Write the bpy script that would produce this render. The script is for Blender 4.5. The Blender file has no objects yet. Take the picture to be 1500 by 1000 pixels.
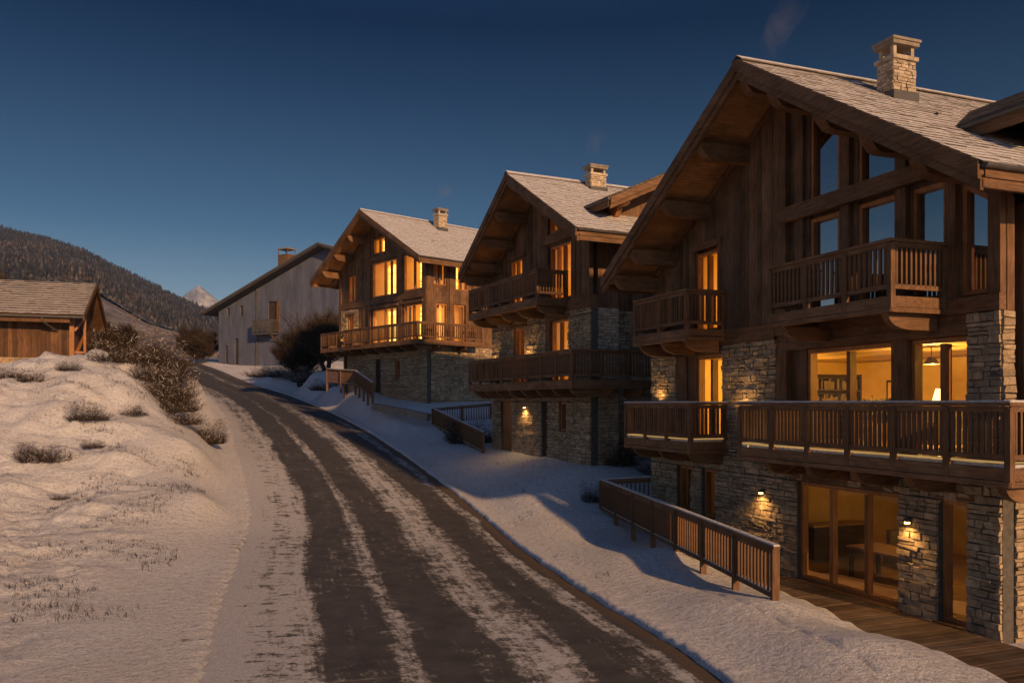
import bpy, bmesh, math, random
import numpy as np
from mathutils import Vector, Matrix, noise as mnoise

R = random.Random(7)
SC = bpy.context.scene
COL = SC.collection
PI = math.pi

# ------------------------------------------------------------------ helpers
class MB:
    """collects shapes, links them as ONE mesh object; f maps local wall coordinates to object coordinates"""
    def __init__(s, f=None):
        s.v = []; s.q = []; s.f = f; s.ch = []
    def add(s, vs, fs):
        n = len(s.v); n0 = len(s.q)
        s.v += [s.f(*p) for p in vs] if s.f else [tuple(p) for p in vs]
        s.q += [tuple(i + n for i in f) for f in fs]
        s.ch.append((n, len(s.v), n0, len(s.q)))
    def box(s, x0, x1, y0, y1, z0, z1, j=0):
        vs = [(x, y, z) for x in (x0, x1) for y in (y0, y1) for z in (z0, z1)]
        if j: vs = [tuple(c + R.uniform(-j, j) for c in p) for p in vs]
        s.add(vs, [(0,1,3,2),(4,6,7,5),(0,4,5,1),(2,3,7,6),(0,2,6,4),(1,5,7,3)])
    def prism(s, pts, a0, a1, ax='x'):
        """polygon pts (two coordinates) extruded along ax from a0 to a1"""
        n = len(pts)
        def P(a, p):
            return (a, p[0], p[1]) if ax == 'x' else ((p[0], a, p[1]) if ax == 'y' else (p[0], p[1], a))
        s.add([P(a0, p) for p in pts] + [P(a1, p) for p in pts],
              [tuple(range(n)), tuple(range(2*n-1, n-1, -1))] + [(i, (i+1) % n, n+(i+1) % n, n+i) for i in range(n)])
    def beam(s, p, q, w, h, up=(0,0,1)):
        p, q, up = Vector(p), Vector(q), Vector(up)
        d = (q-p).normalized(); a = d.cross(up).normalized()*w/2; b = a.cross(d).normalized()*h/2
        s.add([tuple(c+x) for c in (p, q) for x in (-a-b, a-b, a+b, -a+b)],
              [(3,2,1,0),(4,5,6,7),(0,1,5,4),(1,2,6,5),(2,3,7,6),(3,0,4,7)])
    def tube(s, p, q, r0, r1, n=6):
        p, q = Vector(p), Vector(q); d = (q-p)
        if d.length < 1e-6: return
        d.normalize(); a = d.orthogonal().normalized(); b = d.cross(a)
        vs = []
        for c, r in ((p, r0), (q, r1)):
            for i in range(n):
                t = 2*PI*i/n; vs.append(tuple(c + a*math.cos(t)*r + b*math.sin(t)*r))
        s.add(vs, [(i, (i+1) % n, n+(i+1) % n, n+i) for i in range(n)] + [tuple(range(n-1, -1, -1)), tuple(range(n, 2*n))])
    def each(s, name, mat, parent=None, **pr):
        """one object per shape"""
        for a, b, c, d in s.ch:
            m = MB(); m.v = s.v[a:b]; m.q = [tuple(i-a for i in f) for f in s.q[c:d]]; m.build(name, mat, parent, **pr)
    def build(s, name, mat, parent=None, fix=True, smooth=False, **pr):
        me = bpy.data.meshes.new(name); me.from_pydata(s.v, [], s.q)
        if fix:
            bm = bmesh.new(); bm.from_mesh(me); bmesh.ops.recalc_face_normals(bm, faces=bm.faces); bm.to_mesh(me); bm.free()
        if smooth: me.polygons.foreach_set('use_smooth', [True]*len(me.polygons))
        me.materials.append(mat)
        return link(name, me, parent, **pr)

def link(name, data, parent=None, loc=None, rz=None, **pr):
    o = bpy.data.objects.new(name, data); COL.objects.link(o)
    if parent: o.parent = parent
    if loc is not None: o.location = loc
    if rz is not None: o.rotation_euler = (0, 0, rz)
    for k, v in pr.items(): o[k] = v
    return o

def thing(name, label, category, loc=(0,0,0), rz=0, **pr):
    return link(name, None, None, loc, rz, label=label, category=category, **pr)

# ------------------------------------------------------------------ materials
class NT:
    def __init__(s, name):
        s.m = bpy.data.materials.new(name); s.m.use_nodes = True
        s.t = s.m.node_tree; s.t.nodes.clear()
        s.out = s.t.nodes.new('ShaderNodeOutputMaterial')
    def n(s, typ, ins=None, **pr):
        nd = s.t.nodes.new('ShaderNode' + typ)
        for k, v in pr.items(): setattr(nd, k, v)
        for k, v in (ins or {}).items(): s.set(nd, k, v)
        return nd
    def set(s, nd, k, v):
        i = nd.inputs[k]
        if isinstance(v, bpy.types.NodeSocket): s.t.links.new(v, i)
        elif isinstance(v, (tuple, list)) and i.type == 'RGBA' and len(v) == 3: i.default_value = (*v, 1)
        else: i.default_value = v
    def coords(s, kind='Object', scale=(1,1,1), rand=False):
        c = s.n('TexCoord').outputs[kind]
        v = s.n('VectorMath', {0: c, 1: scale}, operation='MULTIPLY').outputs[0]
        if rand:
            g = s.n('NewGeometry').outputs['Random Per Island']
            g2 = s.n('Math', {0: g, 1: 37.0}, operation='MULTIPLY').outputs[0]
            v = s.n('VectorMath', {0: v, 1: g2}, operation='ADD').outputs[0]
        return v
    def noise(s, vec, scale, detail=4, rough=.6, out='Fac', dist=0):
        return s.n('TexNoise', {'Vector': vec, 'Scale': scale, 'Detail': detail, 'Roughness': rough, 'Distortion': dist}).outputs[out]
    def ramp(s, fac, stops, interp='LINEAR'):
        nd = s.n('ValToRGB', {'Fac': fac}); cr = nd.color_ramp; cr.interpolation = interp
        while len(cr.elements) > 1: cr.elements.remove(cr.elements[0])
        for i, (p, c) in enumerate(stops):
            if isinstance(c, (int, float)): c = (c, c, c)
            e = cr.elements[0] if i == 0 else cr.elements.new(p)
            e.position = p; e.color = (*c, 1)
        return nd.outputs['Color']
    def mix(s, f, a, b, blend='MIX'):
        nd = s.n('Mix', data_type='RGBA', blend_type=blend)
        for k, v in ((0, f), (6, a), (7, b)):
            i = nd.inputs[k]
            if isinstance(v, bpy.types.NodeSocket): s.t.links.new(v, i)
            elif k == 0: i.default_value = v
            else: i.default_value = (*v, 1) if isinstance(v, (tuple, list)) else (v, v, v, 1)
        return nd.outputs[2]
    def math(s, op, a, b=0.0, c=None, clamp=False):
        d = {0: a, 1: b}
        if c is not None: d[2] = c
        nd = s.n('Math', d, operation=op); nd.use_clamp = clamp
        return nd.outputs[0]
    def bump(s, h, strength=.4, dist=.02):
        return s.n('Bump', {'Height': h, 'Strength': strength, 'Distance': dist}).outputs['Normal']
    def pbr(s, col, rough=.8, normal=None, spec=.3, **ins):
        d = {'Base Color': col, 'Roughness': rough, 'Specular IOR Level': spec}
        if normal is not None: d['Normal'] = normal
        d.update(ins)
        b = s.n('BsdfPrincipled', d)
        s.t.links.new(b.outputs[0], s.out.inputs[0]); return s.m

def wood(name, dark, light, grain, rough=.7, grey=0.0):
    t = NT(name)
    sc = {'z': (1, 1, .09), 'x': (.09, 1, 1), 'y': (1, .09, 1)}[grain]
    v = t.coords('Object', sc, rand=True)
    n1 = t.noise(v, 22, 6, .65, dist=.6)
    n2 = t.noise(t.coords('Object', (1,1,1)), 1.3, 3)
    isl = t.n('NewGeometry').outputs['Random Per Island']
    c = t.ramp(n1, [(.3, dark), (.7, light)])
    c = t.mix(1.0, c, t.ramp(isl, [(0, .55), (1, 1.35)]), 'MULTIPLY')
    c = t.mix(1.0, c, t.ramp(n2, [(.3, .65), (.7, 1.2)]), 'MULTIPLY')
    if grey: c = t.mix(t.math('MULTIPLY', t.ramp(n2, [(.45, 0), (.65, 1)]), grey), c, (.13, .11, .095))
    return t.pbr(c, rough, t.bump(n1, .5, .012), .25)

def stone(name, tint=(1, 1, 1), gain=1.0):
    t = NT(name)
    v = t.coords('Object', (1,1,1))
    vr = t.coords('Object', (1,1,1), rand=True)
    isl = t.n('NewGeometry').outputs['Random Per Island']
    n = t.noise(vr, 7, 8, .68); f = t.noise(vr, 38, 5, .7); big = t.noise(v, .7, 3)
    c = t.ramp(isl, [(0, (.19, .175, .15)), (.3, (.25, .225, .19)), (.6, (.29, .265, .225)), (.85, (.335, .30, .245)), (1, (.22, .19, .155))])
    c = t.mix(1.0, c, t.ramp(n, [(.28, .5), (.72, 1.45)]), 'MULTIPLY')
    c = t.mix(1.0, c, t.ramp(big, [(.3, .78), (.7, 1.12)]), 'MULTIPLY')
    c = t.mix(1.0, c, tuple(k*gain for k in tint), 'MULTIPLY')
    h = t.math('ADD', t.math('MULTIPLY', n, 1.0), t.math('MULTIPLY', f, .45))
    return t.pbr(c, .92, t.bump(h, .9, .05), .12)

def plain(name, col, rough=.7, ns=6, amt=.3, bump=.3, bs=40, spec=.25):
    t = NT(name); v = t.coords()
    n = t.noise(v, ns, 5); f = t.noise(v, bs, 4)
    c = t.mix(1.0, col, t.ramp(n, [(.25, 1-amt), (.75, 1+amt)]), 'MULTIPLY')
    return t.pbr(c, rough, t.bump(f, bump, .01), spec)

def emit(name, col, strength):
    t = NT(name)
    e = t.n('Emission', {'Color': (*col, 1), 'Strength': strength})
    t.t.links.new(e.outputs[0], t.out.inputs[0]); return t.m

def glass(name, refl, tint=(1, 1, 1)):
    t = NT(name)
    tr = t.n('BsdfTransparent', {'Color': (*tint, 1)})
    gl = t.n('BsdfGlossy', {'Color': (1, 1, 1, 1), 'Roughness': .015})
    v = t.coords(); nb = t.bump(t.noise(v, .9, 1), .03, .2); t.set(gl, 'Normal', nb)
    g = t.n('NewGeometry')
    c = t.math('ABSOLUTE', t.n('VectorMath', {0: g.outputs['Normal'], 1: g.outputs['Incoming']}, operation='DOT_PRODUCT').outputs['Value'])
    fr = t.math('POWER', t.math('SUBTRACT', 1.0, c), 5.0)
    f = t.math('ADD', t.math('MULTIPLY', fr, .9), refl, clamp=True)
    mx = t.n('MixShader', {0: f, 1: tr.outputs[0], 2: gl.outputs[0]})
    t.t.links.new(mx.outputs[0], t.out.inputs[0]); return t.m

M = {}
M['plank'] = wood('dark vertical planks', (.058, .029, .013), (.21, .112, .052), 'z', .72, .22)
M['wood_x'] = wood('dark timber across', (.068, .034, .014), (.23, .118, .052), 'x', .68, .12)
M['wood_y'] = wood('dark timber along', (.066, .033, .014), (.22, .112, .050), 'y', .68, .12)
M['wood_z'] = wood('dark timber posts', (.060, .030, .013), (.215, .108, .047), 'z', .68, .12)
M['soffit'] = wood('soffit boards', (.16, .076, .028), (.36, .18, .072), 'x', .65)
M['frame'] = wood('orange brown window timber', (.19, .075, .022), (.40, .17, .055), 'z', .45)
M['floor_int'] = wood('indoor boards', (.22, .12, .055), (.42, .25, .12), 'x', .4)
M['ceil_int'] = wood('indoor ceiling boards', (.40, .25, .11), (.62, .42, .21), 'y', .5)
M['barn'] = wood('barn planks', (.055, .027, .012), (.155, .076, .034), 'z', .75)
M['deck'] = wood('boardwalk planks', (.11, .066, .036), (.25, .16, .09), 'x', .75, .3)
M['stone'] = stone('grey rubble stone', (1.28, 1.06, .80), 1.08)
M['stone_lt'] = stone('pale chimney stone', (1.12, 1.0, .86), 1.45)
M['mortar'] = plain('mortar', (.085, .076, .065), .95, 8, .4, .6)
M['slab'] = plain('chimney cap stone', (.22, .18, .14), .9, 5, .3, .5)
M['metal'] = plain('dark zinc', (.07, .065, .06), .45, 5, .3, .1)
M['bulb'] = emit('lamp bulb', (1, .55, .14), 14)
M['strip'] = emit('warm light strip', (1, .58, .20), .40)
M['glass'] = glass('clear glass', .03)
M['glass_dk'] = glass('mirror tinted glass', .42, (.35, .35, .35))
M['cream'] = plain('indoor plaster', (.58, .37, .13), .8, 1.5, .15, .1)
M['dark_int'] = plain('dark indoor wood', (.05, .032, .02), .6, 3, .4, .2)
M['black'] = plain('unlit indoor', (.02, .016, .013), .8, 3, .3, .1)
M['cloth'] = plain('sofa cloth', (.16, .12, .09), .9, 8, .3, .3)
M['brick'] = stone('chimney brick', (1.2, .8, .5), .5)

def lit_room():
    t = NT('lit room behind the glass')
    v = t.coords('Object')
    n = t.noise(t.coords('Object', (.25, .25, 3.2)), 1.6, 5, .6)
    n2 = t.noise(t.coords('Object', (2.5, 2.5, .2)), 1.1, 3, .5)
    c = t.mix(1.0, t.ramp(n, [(.3, (.42, .13, .015)), (.48, (1.0, .46, .065)), (.7, (1.0, .62, .15))]),
              t.ramp(n2, [(.3, .55), (.65, 1.25)]), 'MULTIPLY')
    isl = t.n('ObjectInfo').outputs['Random']
    c = t.mix(1.0, c, t.ramp(isl, [(0, .55), (1, 1.1)]), 'MULTIPLY')
    e = t.n('Emission', {'Color': c, 'Strength': LIT})
    t.t.links.new(e.outputs[0], t.out.inputs[0]); return t.m
LIT = 4.4
M['lit'] = lit_room()

def snow_mat(name, dirt_attr=True, base=(.76, .76, .78)):
    t = NT(name); v = t.coords()
    fine = t.noise(v, 26, 6, .75); med = t.noise(v, 5.5, 5, .65); big = t.noise(v, .45, 4)
    gr0 = t.noise(v, 70, 3, .8)
    c = t.ramp(t.math('ADD', t.math('MULTIPLY', fine, .6), t.math('MULTIPLY', gr0, .4)), [(.35, tuple(k*.38 for k in base)), (.46, tuple(k*.78 for k in base)), (.58, base)])
    c = t.mix(1.0, c, t.ramp(t.noise(v, 10, 6, .8), [(.34, .58), (.5, 1.0)]), 'MULTIPLY')
    c = t.mix(t.ramp(big, [(.35, 0), (.75, .28)]), c, (.42, .36, .30))
    if dirt_attr:
        a = t.n('Attribute', attribute_name='dirt').outputs['Fac']
        st = t.noise(t.coords('Object', (.85, 2.4, 1)), 2.4, 7, .72, dist=.4)
        d = t.ramp(t.math('ADD', t.math('MULTIPLY', st, .9), t.math('MULTIPLY', a, .55)), [(.72, 0), (.80, 1)])
        gr = t.ramp(fine, [(.3, (.035, .025, .017)), (.7, (.12, .085, .055))])
        c = t.mix(d, c, gr)
        # bare grass blades showing through
        sp = t.ramp(t.math('ADD', t.noise(v, 11, 8, .8), t.math('MULTIPLY', med, .35)), [(.77, 0), (.86, .7)])
        c = t.mix(sp, c, (.17, .125, .08))
    h = t.math('ADD', t.math('MULTIPLY', med, 1.0), t.math('MULTIPLY', fine, .55))
    return t.pbr(c, .75, t.bump(h, .95, .09), .15)
M['snow'] = snow_mat('frosted snow')
M['snow_plain'] = snow_mat('settled snow', False)

def road_mat():
    t = NT('asphalt with packed snow')
    uv = t.n('UVMap', uv_map='road').outputs[0]
    sep = t.n('SeparateXYZ', {0: uv}); u, vv = sep.outputs[0], sep.outputs[1]   # metres across, metres along
    o = t.coords('Object')
    wob = t.noise(t.n('CombineXYZ', {0: t.math('MULTIPLY', u, .5), 1: t.math('MULTIPLY', vv, .16)}).outputs[0], 1.0, 3)
    u2 = t.math('ADD', u, t.math('MULTIPLY', t.math('SUBTRACT', wob, .5), .75))
    un = t.math('DIVIDE', u2, 7.6)
    stops = [(0, .05), (.34, .05), (.44, .46), (.74, .48), (.95, .14), (1.60, .08), (1.85, .46), (2.35, .64), (2.85, .46),
             (3.10, .14), (4.00, .08), (4.22, .46), (4.42, .52), (4.62, .18), (5.55, .10), (5.80, .60), (6.1, .78), (6.5, .70), (6.9, .86), (7.3, 1.0), (7.6, 1.0)]
    m = t.ramp(un, [(p/7.6, c) for p, c in stops])
    far = t.ramp(t.math('DIVIDE', vv, 160.0), [(.33, 0), (.52, .26)])
    m = t.math('SUBTRACT', m, far)
    cv = t.n('CombineXYZ', {0: t.math('MULTIPLY', u, 1.9), 1: t.math('MULTIPLY', vv, 1.5)}).outputs[0]
    n1 = t.noise(cv, 1.7, 9, .78, dist=.35)
    lv = t.n('CombineXYZ', {0: t.math('MULTIPLY', u, 4.2), 1: t.math('MULTIPLY', vv, .22)}).outputs[0]
    n2 = t.noise(lv, 1.0, 6, .72)
    n3 = t.noise(o, .35, 3)
    k = t.math('ADD', m, t.math('ADD', t.math('MULTIPLY', t.math('SUBTRACT', n1, .5), 1.9), t.math('MULTIPLY', t.math('SUBTRACT', n2, .5), 1.2)))
    k = t.math('ADD', k, t.math('MULTIPLY', t.math('SUBTRACT', n3, .5), .6))
    hs = t.noise(t.coords('Object', (.9, 2.6, 1)), 2.2, 7, .75, dist=.4)            # worn patches on the left shoulder
    sh = t.ramp(t.math('DIVIDE', u, 7.6), [(.76, 0), (.81, 1), (.89, 1), (.95, 0)])
    k = t.math('SUBTRACT', k, t.math('MULTIPLY', sh, t.ramp(hs, [(.53, 0), (.64, .62)])))
    k = t.math('ADD', k, t.math('MULTIPLY', t.math('SUBTRACT', t.noise(o, 15, 8, .85), .5), 1.5))
    mask = t.ramp(k, [(.30, 0), (.44, .30), (.60, 1)])
    fine = t.noise(o, 55, 5, .8); med = t.noise(o, 2.0, 5)
    asp = t.mix(1.0, t.ramp(fine, [(.3, (.028, .029, .032)), (.72, (.105, .097, .092))]), t.ramp(med, [(.3, .7), (.7, 1.3)]), 'MULTIPLY')
    gut = t.ramp(t.math('DIVIDE', u, 7.6), [(.035, 1), (.055, 0)])
    asp = t.mix(gut, asp, t.ramp(fine, [(.3, (.05, .035, .024)), (.7, (.15, .11, .075))]))
    sn = t.ramp(t.math('ADD', t.math('MULTIPLY', fine, .6), t.math('MULTIPLY', t.noise(o, 17, 5, .8), .4)), [(.34, (.16, .155, .15)), (.46, (.38, .37, .37)), (.6, (.58, .575, .58))])
    c = t.mix(mask, asp, sn)
    h = t.math('ADD', t.math('MULTIPLY', fine, .5), mask)
    return t.pbr(c, t.math('ADD', t.math('MULTIPLY', mask, .15), .68), t.bump(h, .7, .025), .25)
M['road'] = road_mat()

def roof_mat(name='frosted stone tiles', snow=.5):
    t = NT(name); v = t.coords(); isl = t.n('NewGeometry').outputs['Random Per Island']
    n = t.noise(v, 9, 7, .75); b = t.noise(v, .9, 4)
    tile = t.mix(1.0, t.ramp(isl, [(0, (.075, .060, .048)), (1, (.19, .155, .125))]), t.ramp(n, [(.3, .6), (.7, 1.4)]), 'MULTIPLY')
    k = t.math('ADD', t.math('ADD', t.math('MULTIPLY', n, .9), t.math('MULTIPLY', b, .6)), t.math('MULTIPLY', isl, .35))
    up = t.n('SeparateXYZ', {0: t.n('NewGeometry').outputs['True Normal']}).outputs[2]
    m = t.math('MULTIPLY', t.ramp(k, [(.86-snow*.35, 0), (1.06-snow*.3, 1)]), t.ramp(up, [(.4, 0), (.6, 1)]))
    c = t.mix(m, tile, t.ramp(n, [(.3, (.34, .33, .33)), (.62, (.60, .59, .60))]))
    return t.pbr(c, .85, t.bump(n, .6, .02), .15)
M['roof'] = roof_mat(snow=1.0)

# ------------------------------------------------------------------ terrain heights
def smooth(a): a = np.clip(a, 0, 1); return a*a*(3-2*a)
# right edge of the road, (x, y, z)
RE = np.array([(7.3,-12,-4.05),(5.9,-4,-4.02),(4.55,5,-4.0),(3.12,11.7,-4.0),(2.77,13.3,-3.99),(2.16,15.5,-4.0),(1.45,17.9,-4.0),(0.0,23.5,-3.92),(-1.17,28,-3.66),
               (-3.07,33.5,-3.07),(-5.53,39.8,-2.3),(-8.68,48,-1.52),(-13.4,60,-.62),(-21.4,78,.8),(-29.6,92,2.3),(-41,112,4.85),(-52,128,6.9),(-66,142,8.2),(-90,160,9.3)])
def catmull(P, n=10):
    out = []
    for i in range(len(P)-1):
        p0, p1, p2, p3 = P[max(i-1,0)], P[i], P[i+1], P[min(i+2,len(P)-1)]
        for k in range(n):
            t = k/n
            out.append(.5*((2*p1)+(-p0+p2)*t+(2*p0-5*p1+4*p2-p3)*t*t+(-p0+3*p1-3*p2+p3)*t**3))
    out.append(P[-1]); return np.array(out)
RC = catmull(RE)
T = np.gradient(RC[:, :2], axis=0); T /= np.linalg.norm(T, axis=1)[:, None]
NL = np.stack([-T[:, 1], T[:, 0]], 1)          # points to the left of travel
ALONG = np.concatenate([[0], np.cumsum(np.linalg.norm(np.diff(RC[:, :2], axis=0), axis=1))])
ROADW = 7.6
MIDL = RC[:, :2] + NL*ROADW/2

def loc2w(o, ang, x, y):
    c, s = math.cos(ang), math.sin(ang); return (o[0]+c*x-s*y, o[1]+s*x+c*y)
H1O, H1A = (8.7235, 14.6), math.radians(20.556)
H2O, H2A = (2.8625, 29.87), math.radians(25.017)
H3O, H3A = (-5.3125, 51.0), math.radians(41.186)
CP = []
def cp(x, y, z): CP.append((x, y, z))
for i in range(0, len(RC), 5):
    x, y, z = RC[i]
    for d in (0, 3.8, 7.6): cp(x+NL[i][0]*d, y+NL[i][1]*d, z)
for o in ((5.35,12.4),(4.9,15),(3.85,20),(2.95,25.2)): cp(*o, -3.58+.014*max(0, o[1]-15))
cp(3.4,15.2,-3.75); cp(6.0,10,-4.0); cp(5.6,5,-4.05); cp(9,5,-4.3); cp(14,0,-4.3); cp(5.95,14.6,-4.2)
for y in (-8,-3,0,3,6,9,12):
    for x in (-.6, 6, 14): cp(*loc2w(H1O, H1A, x, y), -4.3)
cp(*loc2w(H1O,H1A,-1.3,6.5),-4.2); cp(*loc2w(H1O,H1A,-1.2,9),-4.15); cp(*loc2w(H1O,H1A,-.9,11),-4.1)
cp(4.9,28.8,-2.75); cp(3.6,28.2,-2.85); cp(2.2,28.4,-2.85); cp(.8,27.5,-3.25); cp(8,31,-2.6); cp(13,33,-2.4)
for y,z in ((0,-2.35),(3,-2.25),(6,-2.2),(8.9,-2.2)):
    cp(*loc2w(H2O,H2A,-.3,y),z); cp(*loc2w(H2O,H2A,8,y),z)
cp(-1.5,37,-2.40); cp(-3,42,-1.85); cp(-4.5,46,-1.35); cp(.9,31.8,-2.6); cp(-.4,34.3,-2.6); cp(-3.2,37.5,-2.5); cp(-5.4,44,-1.75); cp(-.8,31,-3.1)
cp(-1.4,41.5,-2.0); cp(-1.5,45.5,-1.1); cp(2,48,-.8)
for y,z in ((0,-.15),(2.5,.1),(5.5,.4),(10.8,1.1)):
    cp(*loc2w(H3O,H3A,-.4,y),z); cp(*loc2w(H3O,H3A,9,y),z+.1)
cp(-8.2,48,.05); cp(-10.4,54.5,.9); cp(-13.4,60,1.5); cp(-17,66,1.7)
cp(-22,73,2.4); cp(-17,75,3.2); cp(-27,86,3.0); cp(-20,88,4.0)
cp(-41,116,5.7); cp(-24,105,5.3); cp(-15,104,5.3); cp(-30,125,6.2); cp(-10,90,4.2); cp(0,75,2.2); cp(10,60,0); cp(20,45,-2)
# left bank
for p in ((-15,24,-3.0),(-18,29,-1.15),(-21,34,.6),(-9.5,26,-2.7),(-12.4,31,-1.25),(-12.6,34.2,-1.75),(-18.8,35,.95),(-10.2,29.5,-3.1),
          (-9.6,21,-3.7),(-5.3,15.5,-4.0),(-11.3,18,-3.9),(-7.5,11.7,-4.05),(-6,5,-4.05),(-10,0,-4.1),(-20,10,-3.9),(-24,20,-3.2),
          (-13.6,38,-1.9),(-16.2,38,-.2),(-17.0,36,1.25),(-19.6,38.5,2.0),(-21.2,44.5,1.6),(-20.2,47,2.2),(-24,40.6,1.35),(-30,39.5,1.4),(-34,34,1.6),(-29,45,2.3),(-24,52,3.0),(-30,65,3.6),(-36,80,3.9),(-46,100,5.0),(-60,115,7.5),(-45,60,4.5),(-60,80,7),
          (-40,25,0),(-60,40,3),(-18.5,49,1.5),(-22.5,61,1.8),(-29.5,76,2.0)): cp(*p)
for a in range(0, 360, 30):
    cp(260*math.sin(math.radians(a)), 60+260*math.cos(math.radians(a)), 9 if math.cos(math.radians(a)) > -.2 and math.sin(math.radians(a)) < .4 else -3)
CP = np.array(CP)
def _k(d): return d
_A = _k(np.linalg.norm(CP[:, None, :2]-CP[None, :, :2], axis=2)) ; _n = len(CP)
_A = _A - .35*np.eye(_n)
_P = np.concatenate([np.ones((_n, 1)), CP[:, :2]*0.01], 1)
_S = np.block([[_A, _P], [_P.T, np.zeros((3, 3))]])
_W = np.linalg.lstsq(_S, np.concatenate([CP[:, 2], [0, 0, 0]]), rcond=None)[0]
def fnoise(x, y, s, seed=0.0):
    return mnoise.fractal(Vector((x*s+seed, y*s-seed, seed*.37)), .9, 2.1, 4)
def road_near(X, Y):
    """signed distance to the right edge (positive = on the road / left) and road height"""
    best = np.full(X.shape, 1e9); off = np.zeros(X.shape); rz = np.zeros(X.shape)
    for i in range(0, len(RC)):
        d = (X-MIDL[i,0])**2+(Y-MIDL[i,1])**2
        m = d < best
        best = np.where(m, d, best)
        o = (X-RC[i,0])*NL[i,0]+(Y-RC[i,1])*NL[i,1]
        s = (X-RC[i,0])*T[i,0]+(Y-RC[i,1])*T[i,1]
        g = (RC[min(i+1,len(RC)-1),2]-RC[max(i-1,0),2])/max(1e-6, ALONG[min(i+1,len(RC)-1)]-ALONG[max(i-1,0)])
        off = np.where(m, o, off); rz = np.where(m, RC[i,2]+np.clip(s, -2, 2)*g, rz)
    return off, rz, np.sqrt(best)
def heights(X, Y, detail=True, low=False):
    X = np.asarray(X, float); Y = np.asarray(Y, float); sh = X.shape
    x, y = X.ravel(), Y.ravel(); z = np.empty_like(x)
    for a in range(0, len(x), 20000):
        b = slice(a, a+20000)
        D = _k(np.hypot(x[b, None]-CP[None, :, 0], y[b, None]-CP[None, :, 1]))
        z[b] = D@_W[:_n]+_W[_n]+_W[_n+1]*x[b]*.01+_W[_n+2]*y[b]*.01
    far = np.hypot(x, y-60)
    z = np.where(far > 200, z+(np.where(x > 20, -6, 4)-z)*smooth((far-200)/120), z)
    off, rz, dist = road_near(x, y)
    near = smooth(1-(np.maximum(-off, off-ROADW))/1.6)*(dist < 12)
    z = z*(1-near)+rz*near
    lump = np.array([fnoise(px, py, .33, 3.1)*.55+fnoise(px, py, 1.1, 8.7)*.16 if (abs(px) < 80 and py < 140 and py > 0) else 0 for px, py in zip(x, y)]) if detail else 0
    lump2 = np.array([fnoise(px, py, 2.6, 5.5)*.16+max(0, fnoise(px*.6, py, .9, 1.5))*.42 if (abs(px) < 40 and 0 < py < 60) else 0 for px, py in zip(x, y)]) if detail else 0
    bank = smooth((off-ROADW-1.2)/5)*(y < 60)*(off > 0)
    right = smooth((-off-.3)/2.5)*(off < 0)
    hum = np.zeros_like(z)
    for hx, hy, hr, hh in ((-19.3,38.2,1.0,.6),(-21.6,37.4,1.1,.5),(-17.5,36.8,.8,.5),(-23.2,36.8,1.2,.45),(-18.6,34.4,1.1,.4),(-20.4,33.2,.8,.45),(-16.4,34.6,.7,.35),(-14.6,31.0,.9,.3),(-17.4,31.2,.8,.35),(-22.6,33.4,1.0,.4),(-13.6,28.2,.7,.25)):
        hum += hh*np.exp(-((x-hx)**2+((y-hy)*.8)**2)/hr**2)
    z = z+hum
    z = z+lump*(bank*.5+right*.035)+lump2*bank
    z = z+np.where((off < 0), .10*smooth((-off)/.2+.75)*(dist < 30), 0)
    if low: z = z-np.where((off <= .0) & (off > -1.75) & (dist < 9), .12, 0)
    on = (off > -.06) & (off < ROADW-.15) & (dist < 9)
    z = np.where(on, np.minimum(z, rz-.07), z)
    z = z+np.where((off >= ROADW-.15) & (dist < 9), .015, 0)
    lx = (x-H1O[0])*math.cos(H1A)+(y-H1O[1])*math.sin(H1A); ly = -(x-H1O[0])*math.sin(H1A)+(y-H1O[1])*math.cos(H1A)
    edge = np.where(ly < 5.2, -2.85+np.maximum(ly+5, 0)*.135, -1.5+(ly-5.2)*.1)
    pad = (lx > edge-.15) & (ly < 8.4) & (ly > -9)
    z = np.where(pad, np.minimum(z, -4.31), z)
    return z.reshape(sh), off.reshape(sh), dist.reshape(sh)
def hz(x, y): return float(heights(np.array([x]), np.array([y]))[0][0])

def build_ground():
    def rng(a, b, s): return list(np.arange(a, b, s))
    xs = [-2200,-1200,-600,-300] + rng(-200,-60,10) + rng(-60,-28,.8) + rng(-28,-14,.32) + rng(-14,9,.17) + rng(9,16,.4) + rng(16,50,1.5) + rng(50,200,12) + [220,400,900,1450]
    ys = [-115] + rng(-60,0,6) + rng(0,9,.5) + rng(9,26,.16) + rng(26,42,.22) + rng(42,70,.4) + rng(70,135,.9) + rng(135,240,6) + [260,340,500,900,1600,3850]
    X, Y = np.meshgrid(xs, ys)
    Z, off, dist = heights(X, Y, low=True)
    nx, ny = len(xs), len(ys)
    me = bpy.data.meshes.new('snowy_ground')
    V = np.stack([X, Y, Z], -1).reshape(-1, 3)
    F = [(r*nx+c, r*nx+c+1, (r+1)*nx+c+1, (r+1)*nx+c) for r in range(ny-1) for c in range(nx-1)]
    me.from_pydata(V.tolist(), [], F)
    me.polygons.foreach_set('use_smooth', [True]*len(F))
    me.materials.append(M['snow'])
    o2 = off.ravel(); d2 = dist.ravel()
    dn = np.array([mnoise.fractal(Vector((px*.35, py*.12, 3)), 1, 2, 3) for px, py in zip(X.ravel(), Y.ravel())])
    dirt = np.where((d2 < 14) & (o2 > 0), smooth(1-(o2-ROADW+.1)/1.5)*smooth((36-Y.ravel())/14)*(.24+.4*dn), 0)
    dirt = np.where((d2 < 12) & (o2 <= 0), smooth(1-(-o2)/.3)*.85, dirt)
    a = me.attributes.new('dirt', 'FLOAT', 'POINT'); a.data.foreach_set('value', dirt.astype(np.float32))
    link('snowy_ground', me, kind='structure')
build_ground()

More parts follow.
